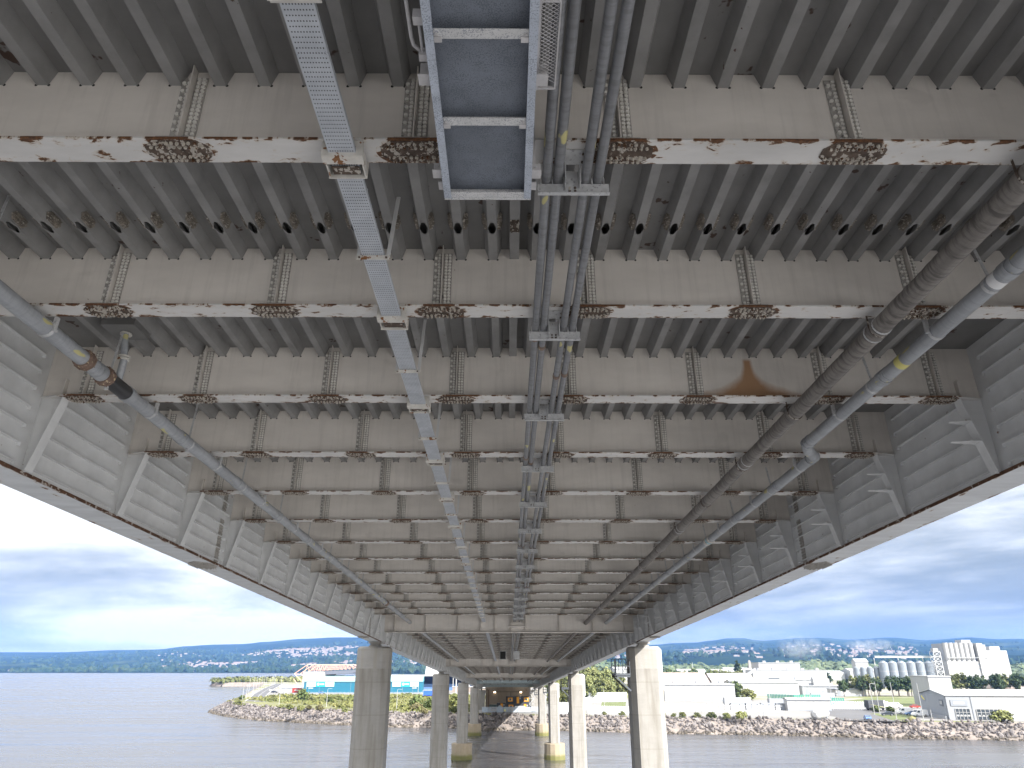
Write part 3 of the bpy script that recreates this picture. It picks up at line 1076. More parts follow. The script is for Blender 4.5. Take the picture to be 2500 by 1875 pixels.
# right inner wrapped pipe
t = thing("wrapped_pipe", "brown banded pipe on the right, inner one of the two pipes there", "pipe", L(6.43, 0, -0.26), BROT)
r = 0.165
mb = MB()
ys = [2 + 0.09 * j for j in range(int((YEND - 2) / 0.09))] + [YEND]
rr = random.Random(3)
mb.tube([(0, y, 0) for y in ys], r, 20, rad=[r + rr.uniform(-0.005, 0.005) for _ in ys])
part("pipe", mb, M_pipedark, t)
for y in (11.35, 19.0, 27.2, 35.5, 43.6, 52.0):
    mb = MB()
    ringset(mb, y, r + 0.012, w=0.11, n=20)
    part("joint_band", mb, M_pipedark, t)
    mb = MB()
    ringset(mb, y + 0.16, r + 0.016, w=0.015, n=20)
    ringset(mb, y - 0.16, r + 0.016, w=0.015, n=20)
    part("clip", mb, M_galv, t)
for k in range(14):
    mb = MB()
    for dx in (-1, 1):
        mb.bar((dx * (r + 0.01), yk(k) + 0.1, 0), (dx * (r + 0.01), yk(k) + 0.1, 0.25), 0.03, 0.012, (0, 1, 0))
    mb.tube([(0, yk(k) + 0.085, 0), (0, yk(k) + 0.115, 0)], r + 0.014, 18)
    part("pipe_clamp", mb, M_rustplate, t)

# right outer drain pipe with a swan neck
t = thing("drain_pipe", "grey drain pipe on the far right with a swan-neck bend and taped marks", "pipe", L(7.55, 0, -0.24), BROT)
r = 0.140
d = 0.58
sw = [(0, 1.5, 0)] + [(0, 1.5 + j * 1.0, 0) for j in range(1, 16)] + [(0, 17.45, 0)]
for j in range(1, 12):
    u = j / 12
    e = u * u * (3 - 2 * u)
    sw.append((d * e, 17.45 + 1.15 * u, -0.10 * math.sin(math.pi * u)))
sw += [(d, 18.6, 0)] + [(d, 19 + j, 0) for j in range(44)] + [(d, YEND, 0)]
part("pipe", MB().tube(sw, r, 22), M_pipe, t)
mb = MB()
for y, x in ((17.3, 0), (17.5, 0), (18.6, d), (18.8, d)):
    ringset(mb, y, r + 0.02, x=x, w=0.04, n=20)
part("bend_collar", mb, M_pipe, t)
for k in range(14):
    x = 0 if yk(k) + 0.27 < 17.4 else d
    mb = MB()
    y = yk(k) + 0.27
    mb.tube([(x, y - 0.035, 0), (x, y + 0.035, 0)], r + 0.012, 18)
    mb.box(x - r - 0.05, x - r + 0.01, y - 0.035, y + 0.035, -0.02, 0.24)
    part("pipe_clamp", mb, M_galv, t)
    if k > 0:
        y = yk(k) - 1.75
        x = 0 if y < 17.4 else d
        if 17.1 < y < 19.0:
            continue
        mb = MB()
        ringset(mb, y, r + 0.018, x=x, w=0.09, n=18)
        ringset(mb, y - 0.2, r + 0.012, x=x, w=0.03, n=18)
        part("pipe_collar", mb, M_pipe, t)
        mb = MB()
        y += 0.45
        mb.tube([(x, y - 0.03, 0), (x, y + 0.03, 0)], r + 0.010, 18)
        mb.bar((x, y, r), (x - 0.06, y + 0.05, 0.75), 0.05, 0.012, (0, 1, 0))
        part("pipe_sling", mb, M_galv, t)
part("white_label", MB().tube([(0, 9.62, 0), (0, 9.80, 0)], r + 0.003, 22, False), paint("white_tape", (0.75, 0.75, 0.75), 0.5, 0.08), t)
part("yellow_tape", MB().tube([(0, 12.55, 0), (0, 12.75, 0)], r + 0.003, 22, False), paint("yellow_tape", (0.62, 0.57, 0.20), 0.5, 0.1), t)
for y in (29.2, 29.7):
    mb = MB()
    ringset(mb, y, r + 0.03, x=d, w=0.09, n=18)
    part("bolted_coupling", mb, M_galvrust, t)
part("blue_clip", MB().tube([(d, 29.4, 0), (d, 29.5, 0)], r + 0.02, 18), paint("blue_clip", (0.30, 0.55, 0.62), 0.5), t)
for (x, lab) in ((-8.33, "far end length of drain pipe on the left beyond the nearest piers"), (6.43, "inner pipe on the right beyond the nearest piers"), (8.13, "outer pipe on the right beyond the nearest piers")):
    mb = MB()
    for n in range(3):
        mb.tube([(0, yk(PIER_K[n]) + 0.4, 0), (0, yk(PIER_K[n + 1]) - 0.3, 0)], 0.15, 10)
    solid("drain_pipe", mb, M_pipedark if 6 < x < 7 else M_pipe, lab, "pipe", L(x, 0, -0.22), BROT)

# inspection walkway slung under the deck, seen from beneath
t = thing("inspection_walkway", "blue-white steel walkway trough hung under the near end of the deck", "walkway", L(-0.36, 0, -0.62), BROT)
WW = 0.53
Y0, Y1 = -3.0, 7.33
part("floor_panel", MB().box(-WW + 0.01, WW - 0.01, Y0, Y1 - 0.01, 0.135, 0.145), M_walk, t)
for sx in (-1, 1):
    a, c = sorted((sx * WW, sx * (WW - 0.085)))
    e, g_ = sorted((sx * WW, sx * (WW - 0.012)))
    part("side_channel", MB().box(a, c, Y0, Y1, 0, 0.012).box(e, g_, Y0, Y1, 0.0125, 0.20).box(a, c, Y0, Y1 - 0.012, 0.146, 0.155), M_walkrim, t)
part("end_plate", MB().box(-WW, WW, Y1 + 0.001, Y1 + 0.013, -0.01, 0.20).box(-WW + 0.087, WW - 0.087, Y1 - 0.11, Y1, 0.002, 0.012), M_walkrib, t)
for y in (6.13, 5.03, 3.93, 2.83, 1.73):
    part("cross_rib", MB().box(-WW + 0.087, WW - 0.087, y - 0.006, y + 0.006, 0.02, 0.134).box(-WW + 0.087, WW - 0.087, y - 0.10, y - 0.0065, 0.02, 0.030), M_walkrib, t)
    mb = MB()
    for sx in (-1, 1):
        a, c = sorted((sx * (WW - 0.088), sx * (WW - 0.16)))
        mb.box(a, c, y - 0.025, y + 0.035, 0.004, 0.0195)
        mb.hexbolt((sx * (WW - 0.115), y - 0.05, 0.0195), (0, 0, -1), 0.014, 0.012, 0.01)
    part("rib_cleat", mb, M_walkgrey, t)
for sx in (-1, 1):
    for y, w_, h_ in ((7.16, 0.06, 0.10), (6.95, 0.11, 0.22), (5.55, 0.12, 0.3), (4.25, 0.14, 0.3)):
        a, c = sorted((sx * (WW + 0.001), sx * (WW + w_)))
        part("side_lug", MB().box(a, c, y - 0.07, y + 0.07, 0.05, 0.062).box(a, c, y + 0.06, y + 0.072, 0.0625, 0.05 + h_), M_walkgrey, t)
    a, c = sorted((sx * (WW + 0.002), sx * (WW + 0.05)))
    part("hanging_post", MB().box(a, c, 6.98, 7.06, 0.2, 1.0).box(a, c, 3.2, 3.28, 0.2, 1.9), M_walkgrey, t)
hl = MB()
hl.tube([(-WW - 0.01, 5.35, 0.24), (-WW - 0.10, 5.35, 0.24), (-WW - 0.15, 5.29, 0.24), (-WW - 0.16, 5.2, 0.24), (-WW - 0.16, 4.75, 0.24), (-WW - 0.15, 4.66, 0.24), (-WW - 0.10, 4.6, 0.24), (-WW - 0.01, 4.6, 0.24)], 0.019, 10)
part("handle", hl, M_walkgrey, t)
hl = MB()
hl.tube([(-WW - 0.055, 5.30, 0.14), (-WW - 0.055, 4.92, 0.14)], 0.014, 8)
hl.box(-WW - 0.09, -WW - 0.002, 5.28, 5.36, 0.09, 0.18).box(-WW - 0.10, -WW - 0.002, 4.86, 4.95, 0.09, 0.2)
part("spring_bolt", hl, M_walkgrey, t)
ms = MB()
xa, xb = WW + 0.03, WW + 0.20
for j in range(66):
    y = 2.9 + j * 0.042
    ms.bar((xa, y, 0.22), (xb, y + 0.12, 0.235), 0.005, 0.005)
    ms.bar((xa, y + 0.12, 0.225), (xb, y, 0.24), 0.005, 0.005)
part("mesh_guard", ms, M_walkgrey, t, kind="stuff")
part("guard_frame", MB().box(WW + 0.002, xa, 2.9, 5.82, 0.20, 0.245).box(xb, xb + 0.015, 2.9, 5.82, 0.215, 0.25).box(xa, xb, 5.80, 5.82, 0.21, 0.245).box(xa, xb, 4.78, 4.80, 0.21, 0.245), M_walkgrey, t)

# two service boxes hung under the second span
t = thing("service_box", "black-fronted service box with a white frame hung under the far deck", "service box", L(-0.75, 99, -1.3), BROT)
part("body", MB().box(-0.38, 0.38, 0.02, 0.5, 0, 0.98), M_dark, t)
part("frame", MB().box(-0.42, -0.36, -0.03, 0.018, -0.04, 1.02).box(0.36, 0.42, -0.03, 0.018, -0.04, 1.02).box(-0.355, 0.355, -0.03, 0.018, -0.04, 0.02).box(-0.355, 0.355, -0.03, 0.018, 0.96, 1.02), M_galv, t)
part("hanger", MB().box(-0.3, -0.25, 0.2, 0.25, 0.982, 1.3).box(0.25, 0.3, 0.2, 0.25, 0.982, 1.3), M_galv, t, kind="stuff")
t = thing("service_box", "grey louvred service box hung under the far deck beside the conduits", "service box", L(1.0, 99, -1.3), BROT)
part("body", MB().box(-0.4, 0.4, 0.02, 0.5, 0, 0.98), M_galv, t)
for i in range(6):
    part("louvre", MB().box(-0.38 + i * 0.13, -0.29 + i * 0.13, -0.03, 0.018, 0.03, 0.95), M_girder, t)
part("hanger", MB().box(-0.3, -0.25, 0.2, 0.25, 0.982, 1.3).box(0.25, 0.3, 0.2, 0.25, 0.982, 1.3), M_galv, t, kind="stuff")

# ================================================================== the estuary, the far bank and the town
K = 1.046
GZ = 4.3                                              # ground level of the reclaimed land


def g(x, y, z=GZ):
    return Vector((x * K, y * K, z))


# ------------------------------------------------------------------ water
M_water, t, b = new_mat("estuary_water")
tcn = nd(t, "ShaderNodeTexCoord")
geo = tcn.outputs["Object"]
w1 = noise_n(t, mapping_n(t, geo, (0.10, 0.32, 1)), 1.0, 5, 0.6, dist=0.6)
w2 = noise_n(t, mapping_n(t, geo, (0.03, 0.11, 1)), 1.0, 3, 0.5)
w3 = noise_n(t, mapping_n(t, geo, (0.9, 1.7, 1)), 1.0, 3, 0.6)
hh = math_n(t, "ADD", math_n(t, "MULTIPLY", w1, 0.8), math_n(t, "ADD", math_n(t, "MULTIPLY", w2, 2.6), math_n(t, "MULTIPLY", w3, 0.22)))
bn = nd(t, "ShaderNodeBump")
bn.inputs["Strength"].default_value = 0.75
bn.inputs["Distance"].default_value = 0.36
t.links.new(hh, bn.inputs["Height"])
t.links.new(bn.outputs[0], b.inputs["Normal"])
b.inputs["Base Color"].default_value = (0.06, 0.059, 0.063, 1)
wr = noise_n(t, mapping_n(t, geo, (0.006, 0.03, 1)), 1.0, 4, 0.6, dist=1.0)
t.links.new(ramp_n(t, wr, [(0.38, 0.14), (0.62, 0.30)]), b.inputs["Roughness"])
b.inputs["IOR"].default_value = 2.0
b.inputs["Specular IOR Level"].default_value = 0.5
mb = MB()
mb.poly([(-6000, -900, 0), (6000, -900, 0), (6000, 4200, 0), (-6000, 4200, 0)])
structure("water", mb, M_water)

# ------------------------------------------------------------------ land
coast = [(520, 140), (300, 190), (146.5, 227.2), (109.3, 235.9), (80.6, 245.3), (48.2, 250.3), (14.5, 262.8), (-9.7, 263.8), (-20.8, 272.6), (-41.5, 276.7),
         (-70.0, 292.2), (-101.4, 312.2), (-121.3, 334.4), (-134.6, 354.5), (-143.8, 371.2), (-147.5, 388), (-150, 401), (-159.6, 436.4), (-197.2, 564.5), (-225.7, 669.9),
         (-283.5, 858.9)]
near_n = len(coast)
beyond = [(-322, 862), (-338, 872), (-341, 905), (-330, 1020), (-262, 1130), (-215, 1260), (-190, 1500), (-130, 1900), (-40, 2500), (100, 3300), (5200, 3300), (5200, 140)]
cw = [Vector((x * K, y * K, 0)) for x, y in coast]


def normals(pts):
    out = []
    for i, p in enumerate(pts):
        a = pts[max(0, i - 1)]
        c = pts[min(len(pts) - 1, i + 1)]
        d_ = (c - a).normalized()
        out.append(Vector((d_.y, -d_.x, 0)))
    return out


nn = normals(cw)
nn = [n_ if n_.length else n_ for n_ in nn]
# the land lies to the right of the direction of travel
BW = 8.6
crest = [p + n_ * BW + Vector((0, 0, GZ)) for p, n_ in zip(cw, nn)]
toe = [p - n_ * 2.6 + Vector((0, 0, -1.2)) for p, n_ in zip(cw, nn)]

M_ground = paint("pale_waste_ground", (0.24, 0.22, 0.18), 0.95, 0.25, 0.05, coord="Object", spots=((0.16, 0.17, 0.07), 0.03, 0.52))
bm = bmesh.new()
loop = [bm.verts.new(p) for p in crest] + [bm.verts.new((x * K, y * K, GZ)) for x, y in beyond]
fc = bm.faces.new(loop)
bmesh.ops.triangulate(bm, faces=[fc])
me = bpy.data.meshes.new("ground")
bmesh.ops.recalc_face_normals(bm, faces=bm.faces)
bm.to_mesh(me)
bm.free()
me.materials.append(M_ground)
structure("ground", me, None)
# bank slope under the boulders, and a low shore round the spit
M_bank = paint("bank_core", (0.20, 0.17, 0.15), 0.95, 0.3, 0.6)
mb = MB()
for i in range(near_n - 1):
    mb.poly([toe[i], toe[i + 1], crest[i + 1] - Vector((0, 0, 0.01)), crest[i] - Vector((0, 0, 0.01))])
sp = [crest[-1]] + [Vector((x * K, y * K, GZ)) for x, y in beyond[:10]]
for i in range(len(sp) - 1):
    a, c = sp[i], sp[i + 1]
    d_ = (c - a).normalized()
    o_ = Vector((-d_.y, d_.x, 0)) * 4
    mb.poly([Vector((a.x, a.y, GZ - 0.01)), Vector((c.x, c.y, GZ - 0.01)), Vector((c.x + o_.x, c.y + o_.y, -1)), Vector((a.x + o_.x, a.y + o_.y, -1))])
structure("shore_slope", mb, M_bank)

# boulders of the bank
M_stone, t, b = new_mat("pinkish_boulders")
tcn = nd(t, "ShaderNodeTexCoord")
s = nd(t, "ShaderNodeSeparateXYZ")
t.links.new(tcn.outputs["Object"], s.inputs[0])
vor = nd(t, "ShaderNodeTexVoronoi")
vor.inputs["Scale"].default_value = 0.85
t.links.new(tcn.outputs["Object"], vor.inputs["Vector"])
sepc = nd(t, "ShaderNodeSeparateColor")
t.links.new(vor.outputs["Color"], sepc.inputs[0])
cs = ramp_n(t, sepc.outputs[0], [(0.0, (0.045, 0.039, 0.037)), (0.45, (0.11, 0.096, 0.092)), (1.0, (0.205, 0.185, 0.177))])
wet = ramp_n(t, math_n(t, "ADD", math_n(t, "MULTIPLY", s.outputs[2], 0.3), math_n(t, "MULTIPLY", noise_n(t, tcn.outputs["Object"], 0.25, 3), 0.25)), [(0.30, 0.85), (0.46, 0.0)])
cs = mix_n(t, wet, cs, (0.075, 0.062, 0.045))
t.links.new(cs, b.inputs["Base Color"])
b.inputs["Roughness"].default_value = 0.9
ico_bm = bmesh.new()
bmesh.ops.create_icosphere(ico_bm, subdivisions=1, radius=1)
ICO_V = [v.co.copy() for v in ico_bm.verts]
ICO_F = [[v.index for v in f.verts] for f in ico_bm.faces]
ico_bm.free()


def blob(mb, c, sx, sy, sz, jit=0.22, rot=None, smooth=False):
    n = len(mb.v)
    rot = rot or Euler((rnd.uniform(0, 6.3), rnd.uniform(0, 6.3), rnd.uniform(0, 6.3))).to_matrix()
    for v in ICO_V:
        k = 1 + rnd.uniform(-jit, jit)
        p = rot @ Vector((v.x * sx * k, v.y * sy * k, v.z * sz * k))
        mb.v.append((c[0] + p.x, c[1] + p.y, c[2] + p.z))
    for f in ICO_F:
        mb.face([n + i for i in f], smooth)


mb = MB()
for i in range(1, near_n - 4):
    a0, a1, c0, c1 = cw[i], cw[i + 1], crest[i], crest[i + 1]
    ln = (a1 - a0).length
    far = a0.y > 440
    n_ = int(ln * 11.5 * (0.25 if far else 1.0))
    for _ in range(n_):
        u, v = rnd.random(), rnd.uniform(-0.10, 1.05)
        p0 = a0.lerp(a1, u)
        p1 = c0.lerp(c1, u)
        p = p0.lerp(p1, v)
        p.z = max(-0.3, GZ * v) + rnd.uniform(-0.1, 0.22)
        sz = rnd.choice((0.45, 0.55, 0.62, 0.7, 0.95)) * (1.7 if far else 1.0)
        blob(mb, p, sz * rnd.uniform(0.8, 1.25), sz * rnd.uniform(0.6, 1.0), sz * rnd.uniform(0.5, 0.8), 0.2)
structure("boulder_bank", mb, M_stone, kind="stuff")

# ------------------------------------------------------------------ foliage
def leaf_mat(name, a, c, patch=0.35):
    m, t, b = new_mat(name)
    tcn = nd(t, "ShaderNodeTexCoord")
    inf = nd(t, "ShaderNodeObjectInfo")
    w = math_n(t, "MULTIPLY", inf.outputs["Random"], 31.0)
    n1 = noise_n(t, tcn.outputs["Object"], patch, 4, 0.65, w)
    co = ramp_n(t, n1, [(0.33, a), (0.66, c)])
    hs = nd(t, "ShaderNodeHueSaturation")
    t.links.new(co, hs.inputs["Color"])
    t.links.new(math_n(t, "ADD", 0.75, math_n(t, "MULTIPLY", inf.outputs["Random"], 0.5)), hs.inputs["Value"])
    t.links.new(hs.outputs[0], b.inputs["Base Color"])
    b.inputs["Roughness"].default_value = 0.75
    b.inputs["Specular IOR Level"].default_value = 0.2
    b.inputs["Subsurface Weight"].default_value = 0.0
    return m


M_leaf = leaf_mat("mid_green_leaves", (0.045, 0.068, 0.022), (0.115, 0.14, 0.05))
M_leafy = leaf_mat("yellow_green_leaves", (0.085, 0.10, 0.032), (0.19, 0.195, 0.075))
M_leafd = leaf_mat("dark_pine_needles", (0.022, 0.045, 0.022), (0.075, 0.10, 0.045))
M_leafo = leaf_mat("olive_willow_leaves", (0.06, 0.08, 0.03), (0.18, 0.185, 0.075), 0.22)
M_leafb = leaf_mat("brownish_scrub_leaves", (0.09, 0.075, 0.04), (0.20, 0.19, 0.085), 0.5)
M_bark = paint("bark", (0.10, 0.08, 0.065), 0.9, 0.3, 3)
M_grass = leaf_mat("rough_grass_blades", (0.08, 0.10, 0.03), (0.20, 0.19, 0.075), 0.06)
M_lawn = paint("mown_grass", (0.115, 0.135, 0.05), 0.95, 0.25, 0.12)
M_meadow = paint("meadow_ground", (0.14, 0.14, 0.06), 0.95, 0.35, 0.08)


def leaf(mb, c, s, nrm):
    nrm = nrm.normalized()
    ref = Vector((rnd.uniform(-1, 1), rnd.uniform(-1, 1), rnd.uniform(-1, 1)))
    u = nrm.cross(ref)
    if u.length < 1e-3:
        return
    u.normalize()
    v = nrm.cross(u)
    u *= s
    v *= s * rnd.uniform(0.5, 0.8)
    mb.poly([c - u, c - v, c + u, c + v])


def crown_mesh(name, mat_, seed, w, h, z0, n_clump, per, size, droop=0.0, cone=False):
    """crown: leaf clusters spread through a lumpy volume, gaps between them"""
    global rnd
    keep = rnd
    rnd = random.Random(seed)
    mb = MB()
    for i in range(n_clump):
        while True:
            p = Vector((rnd.uniform(-1, 1), rnd.uniform(-1, 1), rnd.uniform(-1, 1)))
            if 0.25 < p.length < 1.0:
                break
        zf = (p.z + 1) / 2
        wid = w * (1 - 0.75 * zf) if cone else w
        c = Vector((p.x * wid, p.y * wid, z0 + h * zf))
        rad = rnd.uniform(0.20, 0.36) * min(wid + 0.4, h)
        for _ in range(per):
            d = Vector((rnd.gauss(0, 1), rnd.gauss(0, 1), rnd.gauss(0, 0.8)))
            d.normalize()
            q = c + d * rad * rnd.uniform(0.55, 1.05)
            q.z -= droop * rnd.random() * rad
            if q.z < z0 * 0.3 + 0.05:
                q.z = z0 * 0.3 + 0.05 + rnd.random() * 0.2
            leaf(mb, q, size * rnd.uniform(0.6, 1.3), d + Vector((rnd.gauss(0, .4), rnd.gauss(0, .4), rnd.gauss(0, .4))))
    rnd = keep
    return mb.mesh(name, mat_)


def trunk_mesh(seed, h, r, spread, limbs=5):
    global rnd
    keep = rnd
    rnd = random.Random(seed)
    mb = MB()
    lean = Vector((rnd.uniform(-.05, .05) * h, rnd.uniform(-.05, .05) * h, 0))
    mb.tube([(0, 0, -0.3), Vector((0, 0, h * 0.4)) + lean * 0.4, Vector((0, 0, h * 0.85)) + lean], r, 8, rad=[r, r * 0.7, r * 0.25])
    for i in range(limbs):
        a = i * 2.4 + rnd.random()
        z = h * rnd.uniform(0.35, 0.65)
        mb.tube([Vector((0, 0, z)) + lean * 0.5, Vector((math.cos(a) * spread * 0.5, math.sin(a) * spread * 0.5, z + h * 0.18)), Vector((math.cos(a) * spread, math.sin(a) * spread, z + h * 0.28))], r * 0.4, 5, rad=[r * 0.45, r * 0.3, r * 0.1])
    rnd = keep
    return mb.mesh("trunk", M_bark)


# kinds of unit size: broad tree (8 m), pine (11 m), willow (12 m), bush (2.4 m)
broad = [(trunk_mesh(s, 7, 0.22, 2.2), crown_mesh("crown", M_leaf if s % 2 else M_leafy, s, 3.2, 6.2, 1.6, 42, 34, 0.42)) for s in range(4)]
pines = [(trunk_mesh(20 + s, 10, 0.28, 2.0), crown_mesh("crown", M_leafd if s < 2 else M_leafo, 30 + s, 3.4, 7.0, 3.6, 46, 34, 0.45)) for s in range(3)]
willow = [(trunk_mesh(40 + s, 11, 0.35, 3.4), crown_mesh("crown", M_leafo if s != 2 else M_leafy, 50 + s, 5.2, 11.5, 1.0, 64, 42, 0.55, 0.8)) for s in range(3)]
conif = (trunk_mesh(60, 14, 0.3, 1.0), crown_mesh("crown", M_leafd, 61, 4.2, 14, 1.0, 70, 30, 0.5, 0.3, True))
bushes = [crown_mesh("crown", (M_leaf, M_leafy, M_leafb, M_leafo)[s], 70 + s, 1.5, 2.3, 0.1, 30, 24, 0.26) for s in range(4)]
bstem = MB()
for i in range(6):
    a = i * 1.05
    bstem.tube([(0, 0, -0.1), (math.cos(a) * 0.35, math.sin(a) * 0.35, 0.7), (math.cos(a) * 0.8, math.sin(a) * 0.8, 1.5)], 0.05, 5, rad=[0.06, 0.04, 0.015])
bstem = bstem.mesh("stem", M_bark)


def plant(kind, name, pos, s, label, cat, group, sz=None):
    tr_, cr = kind
    o = link(name, None, None, pos, (0, 0, rnd.uniform(0, 6.28)), label=label, category=cat, group=group)
    k = rnd.uniform(0.9, 1.1)
    o.scale = (s * k, s * k, (sz or s))
    link("trunk" if cat == "tree" else "stem", tr_, o)
    link("crown", cr, o)
    return o


def bush(pos, s, label, kind=None, group=None, sz=None):
    k = rnd.randrange(4) if kind is None else kind
    return plant((bstem, bushes[k]), "bush", pos, s, label, "bush", group, sz)


# ------------------------------------------------------------------ hills beyond the firth and the town
SKY = [(-1400, .0195), (-700, .0185), (-200, .0183), (0, .0188), (120, .0188), (250, .0215), (330, .0222), (400, .0265), (450, .0283), (520, .0290), (560, .0315), (650, .0355), (720, .0373), (800, .0373),
       (900, .0355), (1000, .0330), (1300, .0272), (1416, .0280), (1466, .0303), (1509, .0309), (1542, .0332), (1578, .0360), (1623, .0363), (1645, .0326), (1677, .0338),
       (1740, .0366), (1788, .0368), (1840, .0343), (1937, .0372), (2010, .0338), (2110, .0372), (2170, .0350), (2212, .0355), (2500, .034), (3200, .031)]


def interp(tab, x):
    if x <= tab[0][0]:
        return tab[0][1]
    for (a, va), (c, vc) in zip(tab, tab[1:]):
        if x <= c:
            u = (x - a) / (c - a)
            u = u * u * (3 - 2 * u)
            return va + (vc - va) * u
    return tab[-1][1]


def vnoise(x, y, seed=0):
    def h(i, j):
        n = (i * 374761393 + j * 668265263 + seed * 974711) & 0xffffffff
        n = ((n ^ (n >> 13)) * 1274126177) & 0xffffffff
        return ((n ^ (n >> 16)) & 0xffff) / 65535.0
    i, j = math.floor(x), math.floor(y)
    u, v = x - i, y - j
    u, v = u * u * (3 - 2 * u), v * v * (3 - 2 * v)
    return (h(i, j) * (1 - u) + h(i + 1, j) * u) * (1 - v) + (h(i, j + 1) * (1 - u) + h(i + 1, j + 1) * u) * v


DR = 7600.0


def shore_d(a):
    """distance to the foot of the hills along ratio a = X/Y"""
    px = a * 1658 + 1106
    return interp([(-1400, 3300), (500, 3260), (760, 3000), (900, 2600), (1250, 1750), (2300, 1500), (3200, 1500)], px)


def hill_z(X, Y):
    a = X / Y
    px = a * 1658 + 1106
    d0 = shore_d(a)
    f = (Y - d0) / (DR - d0)
    if f <= 0:
        return 2.0 + f * 60
    zr = H + interp(SKY, px) * DR
    n = vnoise(X / 420, Y / 520, 1) * 0.6 + vnoise(X / 170, Y / 200, 2) * 0.25 - 0.42
    fr = min(f, 1.0)
    z = 2 + (zr - 2) * (fr ** 1.22) + n * 62 * math.sin(min(1, fr) * math.pi) ** 0.8
    if f > 1:
        z -= (f - 1) * 900
    return z


M_hill, t, b = new_mat("wooded_hill")
tcn = nd(t, "ShaderNodeTexCoord")
v = tcn.outputs["Object"]
n1 = noise_n(t, v, 0.0022, 5, 0.6)
n2 = noise_n(t, v, 0.02, 4, 0.7)
c_ = ramp_n(t, n1, [(0.40, (0.010, 0.020, 0.018)), (0.56, (0.018, 0.033, 0.024)), (0.64, (0.055, 0.07, 0.036)), (0.74, (0.03, 0.045, 0.03))])
c_ = mix_n(t, ramp_n(t, n2, [(0.4, 0.0), (0.65, 0.6)]), c_, (0.018, 0.035, 0.022))
t.links.new(c_, b.inputs["Base Color"])
b.inputs["Roughness"].default_value = 1.0
b.inputs["Specular IOR Level"].default_value = 0.0
mb = MB()
NA, NDD = 240, 64
for j in range(NDD):
    for i in range(NA):
        a = -1.55 + 3.0 * i / (NA - 1)
        d0 = shore_d(a)
        f = -0.02 + 1.07 * (j / (NDD - 1))
        Y = d0 + (DR - d0) * f
        mb.v.append((a * Y, Y, hill_z(a * Y, Y)))
for j in range(NDD - 1):
    for i in range(NA - 1):
        q = j * NA + i
        mb.face([q, q + 1, q + NA + 1, q + NA], True)
structure("hills", mb, M_hill)

# woods: rounded tree clumps on the far slopes and shore, a mass
M_wood, t, b = new_mat("far_woodland")
tcn = nd(t, "ShaderNodeTexCoord")
n1 = noise_n(t, tcn.outputs["Object"], 0.02, 4, 0.7)
t.links.new(ramp_n(t, n1, [(0.35, (0.012, 0.026, 0.018)), (0.55, (0.03, 0.05, 0.028)), (0.72, (0.065, 0.08, 0.04))]), b.inputs["Base Color"])
b.inputs["Roughness"].default_value = 1.0
b.inputs["Specular IOR Level"].default_value = 0.0
mb = MB()
for _ in range(5200):
    px = rnd.uniform(-150, 1000) if rnd.random() < 0.6 else rnd.uniform(1250, 2400)
    a = (px - 1106) / 1658
    d0 = shore_d(a)
    Y = d0 + (DR - d0) * (rnd.random() ** 2.3) * 0.75 + 8
    X = a * Y
    if vnoise(X / 260, Y / 330, 9) < 0.42 and Y > d0 + 60:
        continue
    s_ = rnd.uniform(7, 15)
    blob(mb, (X, Y, hill_z(X, Y) + s_ * 0.25), s_ * rnd.uniform(1, 1.9), s_, s_ * rnd.uniform(0.7, 1.1), 0.3)
structure("far_woodland", mb, M_wood, kind="stuff")
# the nearer wooded ridge behind the industrial land
M_ridge = leaf_mat("ridge_woodland", (0.035, 0.055, 0.035), (0.10, 0.12, 0.065), 0.03)
mb = MB()
for _ in range(1500):
    px = rnd.uniform(1240, 2500)
    a = (px - 1106) / 1658
    Y = rnd.uniform(1150, 1480)
    s_ = rnd.uniform(6, 11)
    base = 4 + 12 * max(0, (Y - 1150) / 330) * (0.6 + 0.8 * vnoise(px / 160, 1, 4))
    c = (a * Y, Y, base + s_ * 0.6)
    for q in range(10):
        d_ = Vector((rnd.gauss(0, 1), rnd.gauss(0, 1), rnd.gauss(0, 0.7)))
        d_.normalize()
        leaf(mb, Vector(c) + Vector((d_.x * s_, d_.y * s_, d_.z * s_)), s_ * 0.55, d_ + Vector((0, -0.3, 0.3)))
    blob(mb, c, s_ * 0.85, s_ * 0.85, s_ * 0.85, 0.25)
structure("ridge_wood", mb, M_ridge, kind="stuff")
# the tree belt on the golf links and behind the stadium, and the spit
mb = MB()
for _ in range(1100):
    if rnd.random() < 0.5:
        u = rnd.random()
        X = (-336 + 235 * u) * K
        Y = (860 + 45 * rnd.random() + 150 * u * rnd.random()) * K
    else:
        X = rnd.uniform(-215, 60)
        Y = rnd.uniform(820, 1250)
    s_ = rnd.uniform(2.2, 4.8)
    c = Vector((X, Y, GZ + s_ * 0.35))
    blob(mb, c, s_ * 0.8, s_ * 0.8, s_ * 0.6, 0.3)
    for q in range(8):
        d_ = Vector((rnd.gauss(0, 1), rnd.gauss(0, 1), abs(rnd.gauss(0, 0.8))))
        d_.normalize()
        leaf(mb, c + d_ * s_, s_ * 0.5, d_)
structure("gorse_scrub", mb, leaf_mat("gorse_leaves", (0.085, 0.095, 0.035), (0.17, 0.175, 0.075), 0.02), kind="stuff")

